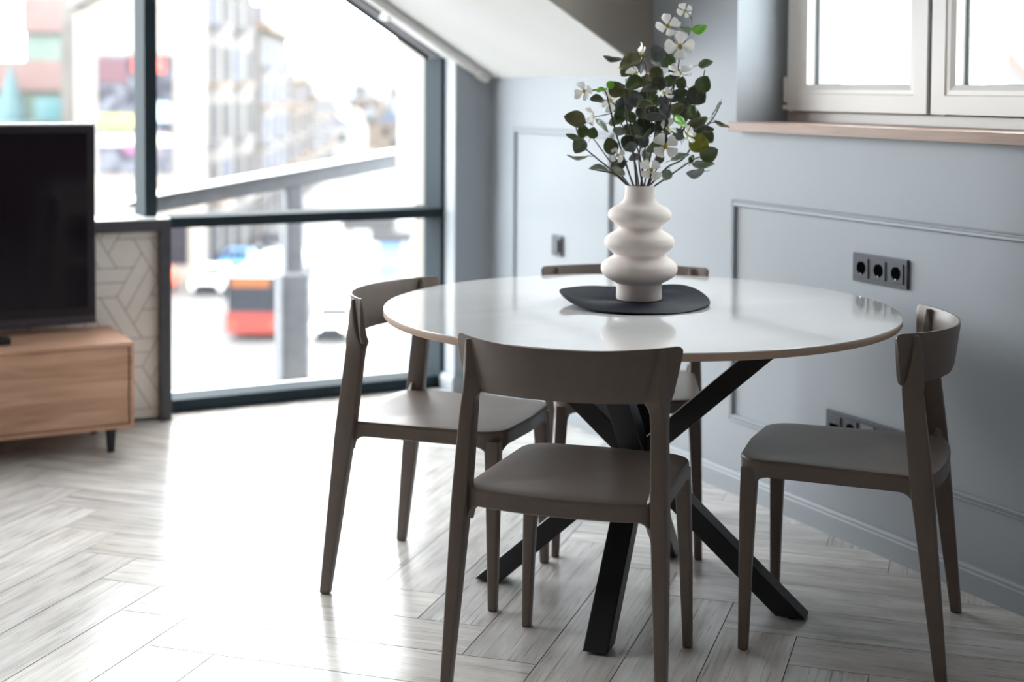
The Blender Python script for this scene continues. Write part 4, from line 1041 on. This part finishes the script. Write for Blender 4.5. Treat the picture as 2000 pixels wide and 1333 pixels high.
# city bus
bus = oth('city_bus', 'red city bus with an orange destination display driving towards the window', 'bus', -12.3, 74, GZ)
UB0, UB1, VB, ZB0, ZB1 = -13.62, -11.02, 69.2, GZ+.35, -7.82
RED = mat('bus_red', (.19, .032, .026), .5, 0, .2); BGL = mat('bus_dark_glass', (.012, .014, .02), .35, 0, .3)
op('body', ob(UB0, UB1, VB+.02, VB+11.5, ZB0, ZB1), mat('bus_pale_body', (.3, .3, .3), .4), bus)
op('front_panel', ob(UB0, UB1, VB-.08, VB+.02, ZB0, ZB0+1.0), RED, bus)
op('windscreen', ob(UB0+.08, UB1-.08, VB-.06, VB+.02, ZB0+1.02, ZB1-.55), BGL, bus)
dp = op('destination_display', ob(UB0+.25, UB1-.50, VB-.07, VB+.02, ZB1-.50, ZB1-.08), mat('orange_led_display', (.03, .01, .0), .6, emit=(1, .26, .03), est=.9), bus)
op('display_surround', ob(UB0, UB1, VB-.05, VB+.02, ZB1-.56, ZB1), BGL, bus)
for u in (UB0+.32, UB1-.32):
    bm = bmesh.new(); n_ = 20
    loft(bm, [[W3(u+.11*math.cos(2*PI*k/n_), vv, ZB0+.42+.11*math.sin(2*PI*k/n_)) for k in range(n_)] for vv in (VB-.14, VB-.05)])
    op('headlight', bm, mat('warm_headlight', (.16, .09, .05), .4), bus)
for s0, u in ((0, UB0-.12), (1, UB1+.02)): op('mirror', ob(u, u+.12, VB-.3, VB, ZB1-1.1, ZB1-.5), BGL, bus)
def wheel(root, u, v, r_, wd):
    bm = bmesh.new(); n_ = 22; ax = E1
    loft(bm, [[W3(u+dx, v+rr*math.cos(2*PI*k/n_), GZ+r_+rr*math.sin(2*PI*k/n_)) for k in range(n_)] for dx, rr in ((0, r_*.9), (.03, r_), (wd-.03, r_), (wd, r_*.9))])
    op('wheel', bm, RUB, root)
for v in (VB+2.6, VB+8.4):
    wheel(bus, UB0-.01, v, .48, .3); wheel(bus, UB1-.29, v, .48, .3)
for k in range(5):
    v = VB+.6+k*2.1
    op('side_window', ob(UB0-.02, UB0+.05, v, v+1.8, ZB0+1.1, ZB1-.5), BGL, bus); op('side_window', ob(UB1-.05, UB1+.02, v, v+1.8, ZB0+1.1, ZB1-.5), BGL, bus)

def car(label, u, v, col, name='parked_car', lights=False, wdt=1.8, ln=4.3):
    t = oth(name, label, 'car', u, v+ln/2, GZ)
    m_ = mat('car_paint_%d_%d_%d' % tuple(int(100*q) for q in col), col, .3)
    sec = [(0, .30, .72, .96), (.15, .28, .86, 1), (1.1, .28, .98, 1), (1.75, .28, 1.42, .84), (3.2, .28, 1.46, .84), (3.9, .28, 1.02, 1), (4.2, .28, .95, .97), (4.3, .34, .8, .94)]
    bm = bmesh.new(); rg = []
    for s, z0, z1, k in sec:
        h = wdt/2; zm = GZ+min(z1, .95)
        rg.append([W3(u-h, v+s, GZ+z0), W3(u+h, v+s, GZ+z0), W3(u+h, v+s, zm), W3(u+h*k, v+s, GZ+z1), W3(u-h*k, v+s, GZ+z1), W3(u-h, v+s, zm)])
    loft(bm, rg); op('body', bm, m_, t)
    bm = bmesh.new(); k = .80; h = wdt/2
    loft(bm, [[W3(u-h*.86, v+1.12, GZ+1.0), W3(u+h*.86, v+1.12, GZ+1.0), W3(u+h*.74, v+1.70, GZ+1.40), W3(u-h*.74, v+1.70, GZ+1.40)], [W3(u-h*.86, v+1.09, GZ+1.02), W3(u+h*.86, v+1.09, GZ+1.02), W3(u+h*.74, v+1.67, GZ+1.42), W3(u-h*.74, v+1.67, GZ+1.42)]])
    op('windscreen', bm, BGL, t)
    op('grille', ob(u-h*.8, u+h*.8, v-.03, v+.05, GZ+.25, GZ+.68), BGL, t)
    for s in (-1, 1):
        wheel(t, u+s*(h-.1)-.1, v+.85, .32, .2); wheel(t, u+s*(h-.1)-.1, v+3.4, .32, .2)
        op('headlight', ob(u+s*h*.72-.17, u+s*h*.72+.17, v-.05, v+.03, GZ+.58, GZ+.76), mat('white_headlight', (.9, .9, .85), .2, emit=(1, .93, .8), est=22) if lights else mat('clear_headlamp', (.6, .6, .6), .2), t)
    return t
car('white car with lit headlights beside the grey post, right of the bus', -8.6, 69.0, (.75, .75, .75), 'oncoming_car', True)
car('light blue car parked by the kerb behind and left of the bus', -17.8, 92.5, (.10, .30, .62))
car('white car parked between the red car and the light blue car', -17.7, 84, (.75, .76, .78))
car('red car parked lowest at the left edge of the low window pane', -20.9, 82.8, (.6, .12, .08))
car('dark car parked far down on the left behind the blue car', -17.4, 103.5, (.06, .06, .07))
# bus shelter with a dark roof over a blue panel
t = oth('bus_shelter', 'dark roofed shelter with a blue panel across the street, right side of the low pane', 'shelter', -8.9, 98, GZ)
DK = mat('dark_shelter_roof', (.04, .04, .042), .6)
op('roof', ob(-11.3, -7.8, 96.5, 100, GZ+2.6, GZ+3.5), DK, t)
op('roof_step', ob(-9.3, -6.6, 95.5, 99, GZ+1.9, GZ+2.6), DK, t)
for u in (-11.2, -8.9): op('roof_fin', ob(u, u+.4, 96.6, 97, GZ+3.5, GZ+4.2), DK, t)
op('blue_panel', ob(-8.8, -7.2, 96, 96.2, GZ, GZ+1.9), mat('pale_blue_panel', (.16, .32, .62), .4), t)
op('post', ob(-10.9, -10.7, 97, 97.2, GZ, GZ+2.6), DK, t); op('post', ob(-7.1, -6.9, 98, 98.2, GZ, GZ+2.6), DK, t)
# round blue road sign
t = oth('road_sign', 'small round blue road sign low in the right part of the low pane', 'sign', -4.62, 63, GZ)
bm = bmesh.new(); n_ = 28
loft(bm, [[W3(-4.62+.38*math.cos(2*PI*k/n_), vv, GZ+.95+.38*math.sin(2*PI*k/n_)) for k in range(n_)] for vv in (63, 63.04)]); op('disc', bm, mat('road_sign_blue', (.03, .25, .65), .4), t)
bm = bmesh.new(); loft(bm, [[W3(-4.62+.17*math.cos(2*PI*k/n_), vv, GZ+.95+.17*math.sin(2*PI*k/n_)) for k in range(n_)] for vv in (62.97, 63)]); op('white_centre', bm, mat('road_sign_white', (.8, .8, .8), .4), t)
bm = bmesh.new(); tube(bm, [W3(-4.62, 63.1, GZ), W3(-4.62, 63.1, GZ+1.3)], .04, 8); op('pole', bm, STEELG, t)
# people-sized street bins / pillars on the pavement
for i, (u, v) in enumerate(((-16.2, 84), (-16.4, 90), (-16.2, 98))):
    t = oth('lamp_post', ['nearest', 'middle', 'farthest'][i]+' of the three slim grey lamp posts on the left pavement', 'lamp post', u, v, GZ, 'lamp posts on the left pavement')
    bm = bmesh.new(); tube(bm, [W3(u, v, GZ), W3(u, v, GZ+4.3), W3(u+.3, v, GZ+4.6), W3(u+.9, v, GZ+4.65)], .07, 8); op('pole', bm, STEELG, t)
    op('lantern', ob(u+.7, u+1.2, v-.12, v+.12, GZ+4.5, GZ+4.65), DK, t)

# neighbouring house outside the right-hand window
nb = thing('neighbouring_house', 'pale neighbouring house with a red roof edge seen through the small window', 'house', (12.5, 13, GZ))
def nbp(name, bm, m_):
    o = finish(name, bm, m_); o.parent = nb; o.matrix_parent_inverse = Matrix.Translation(-Vector(nb.location)); return o
WHR = mat('white_neighbour_wall', (.15, .146, .142), .8); PNK = mat('pinkish_neighbour_wall', (.095, .086, .088), .8)
nbp('front_wall', bx(11.0, 13.4, 13.90, 22, GZ, 9), PNK)
nbp('side_wall', bx(11.0, 13.4, 13.85, 13.90, GZ, 9), WHR)
bm = bmesh.new(); a = [(12.06, GZ), (9.2, GZ), (9.2, .9), (11.30, 1.44), (11.80, 1.80), (12.06, 1.86)]
loft(bm, [[(12.2, y, z) for y, z in a], [(18, y, z) for y, z in a]]); nbp('gable_wall', bm, WHR)
bm = bmesh.new(); a = [(8.9, .75), (11.26, 1.40), (11.75, 1.80), (12.10, 1.88), (12.10, 1.96), (11.74, 1.885), (11.24, 1.475), (8.9, .85)]
loft(bm, [[(12.0, y, z) for y, z in a], [(18, y, z) for y, z in a]]); nbp('roof_edge', bm, mat('red_roof_tile', (.17, .085, .07), .7))
nbp('vent', bx(12.30, 12.40, 13.80, 13.85, 1.42, 1.52), DK)
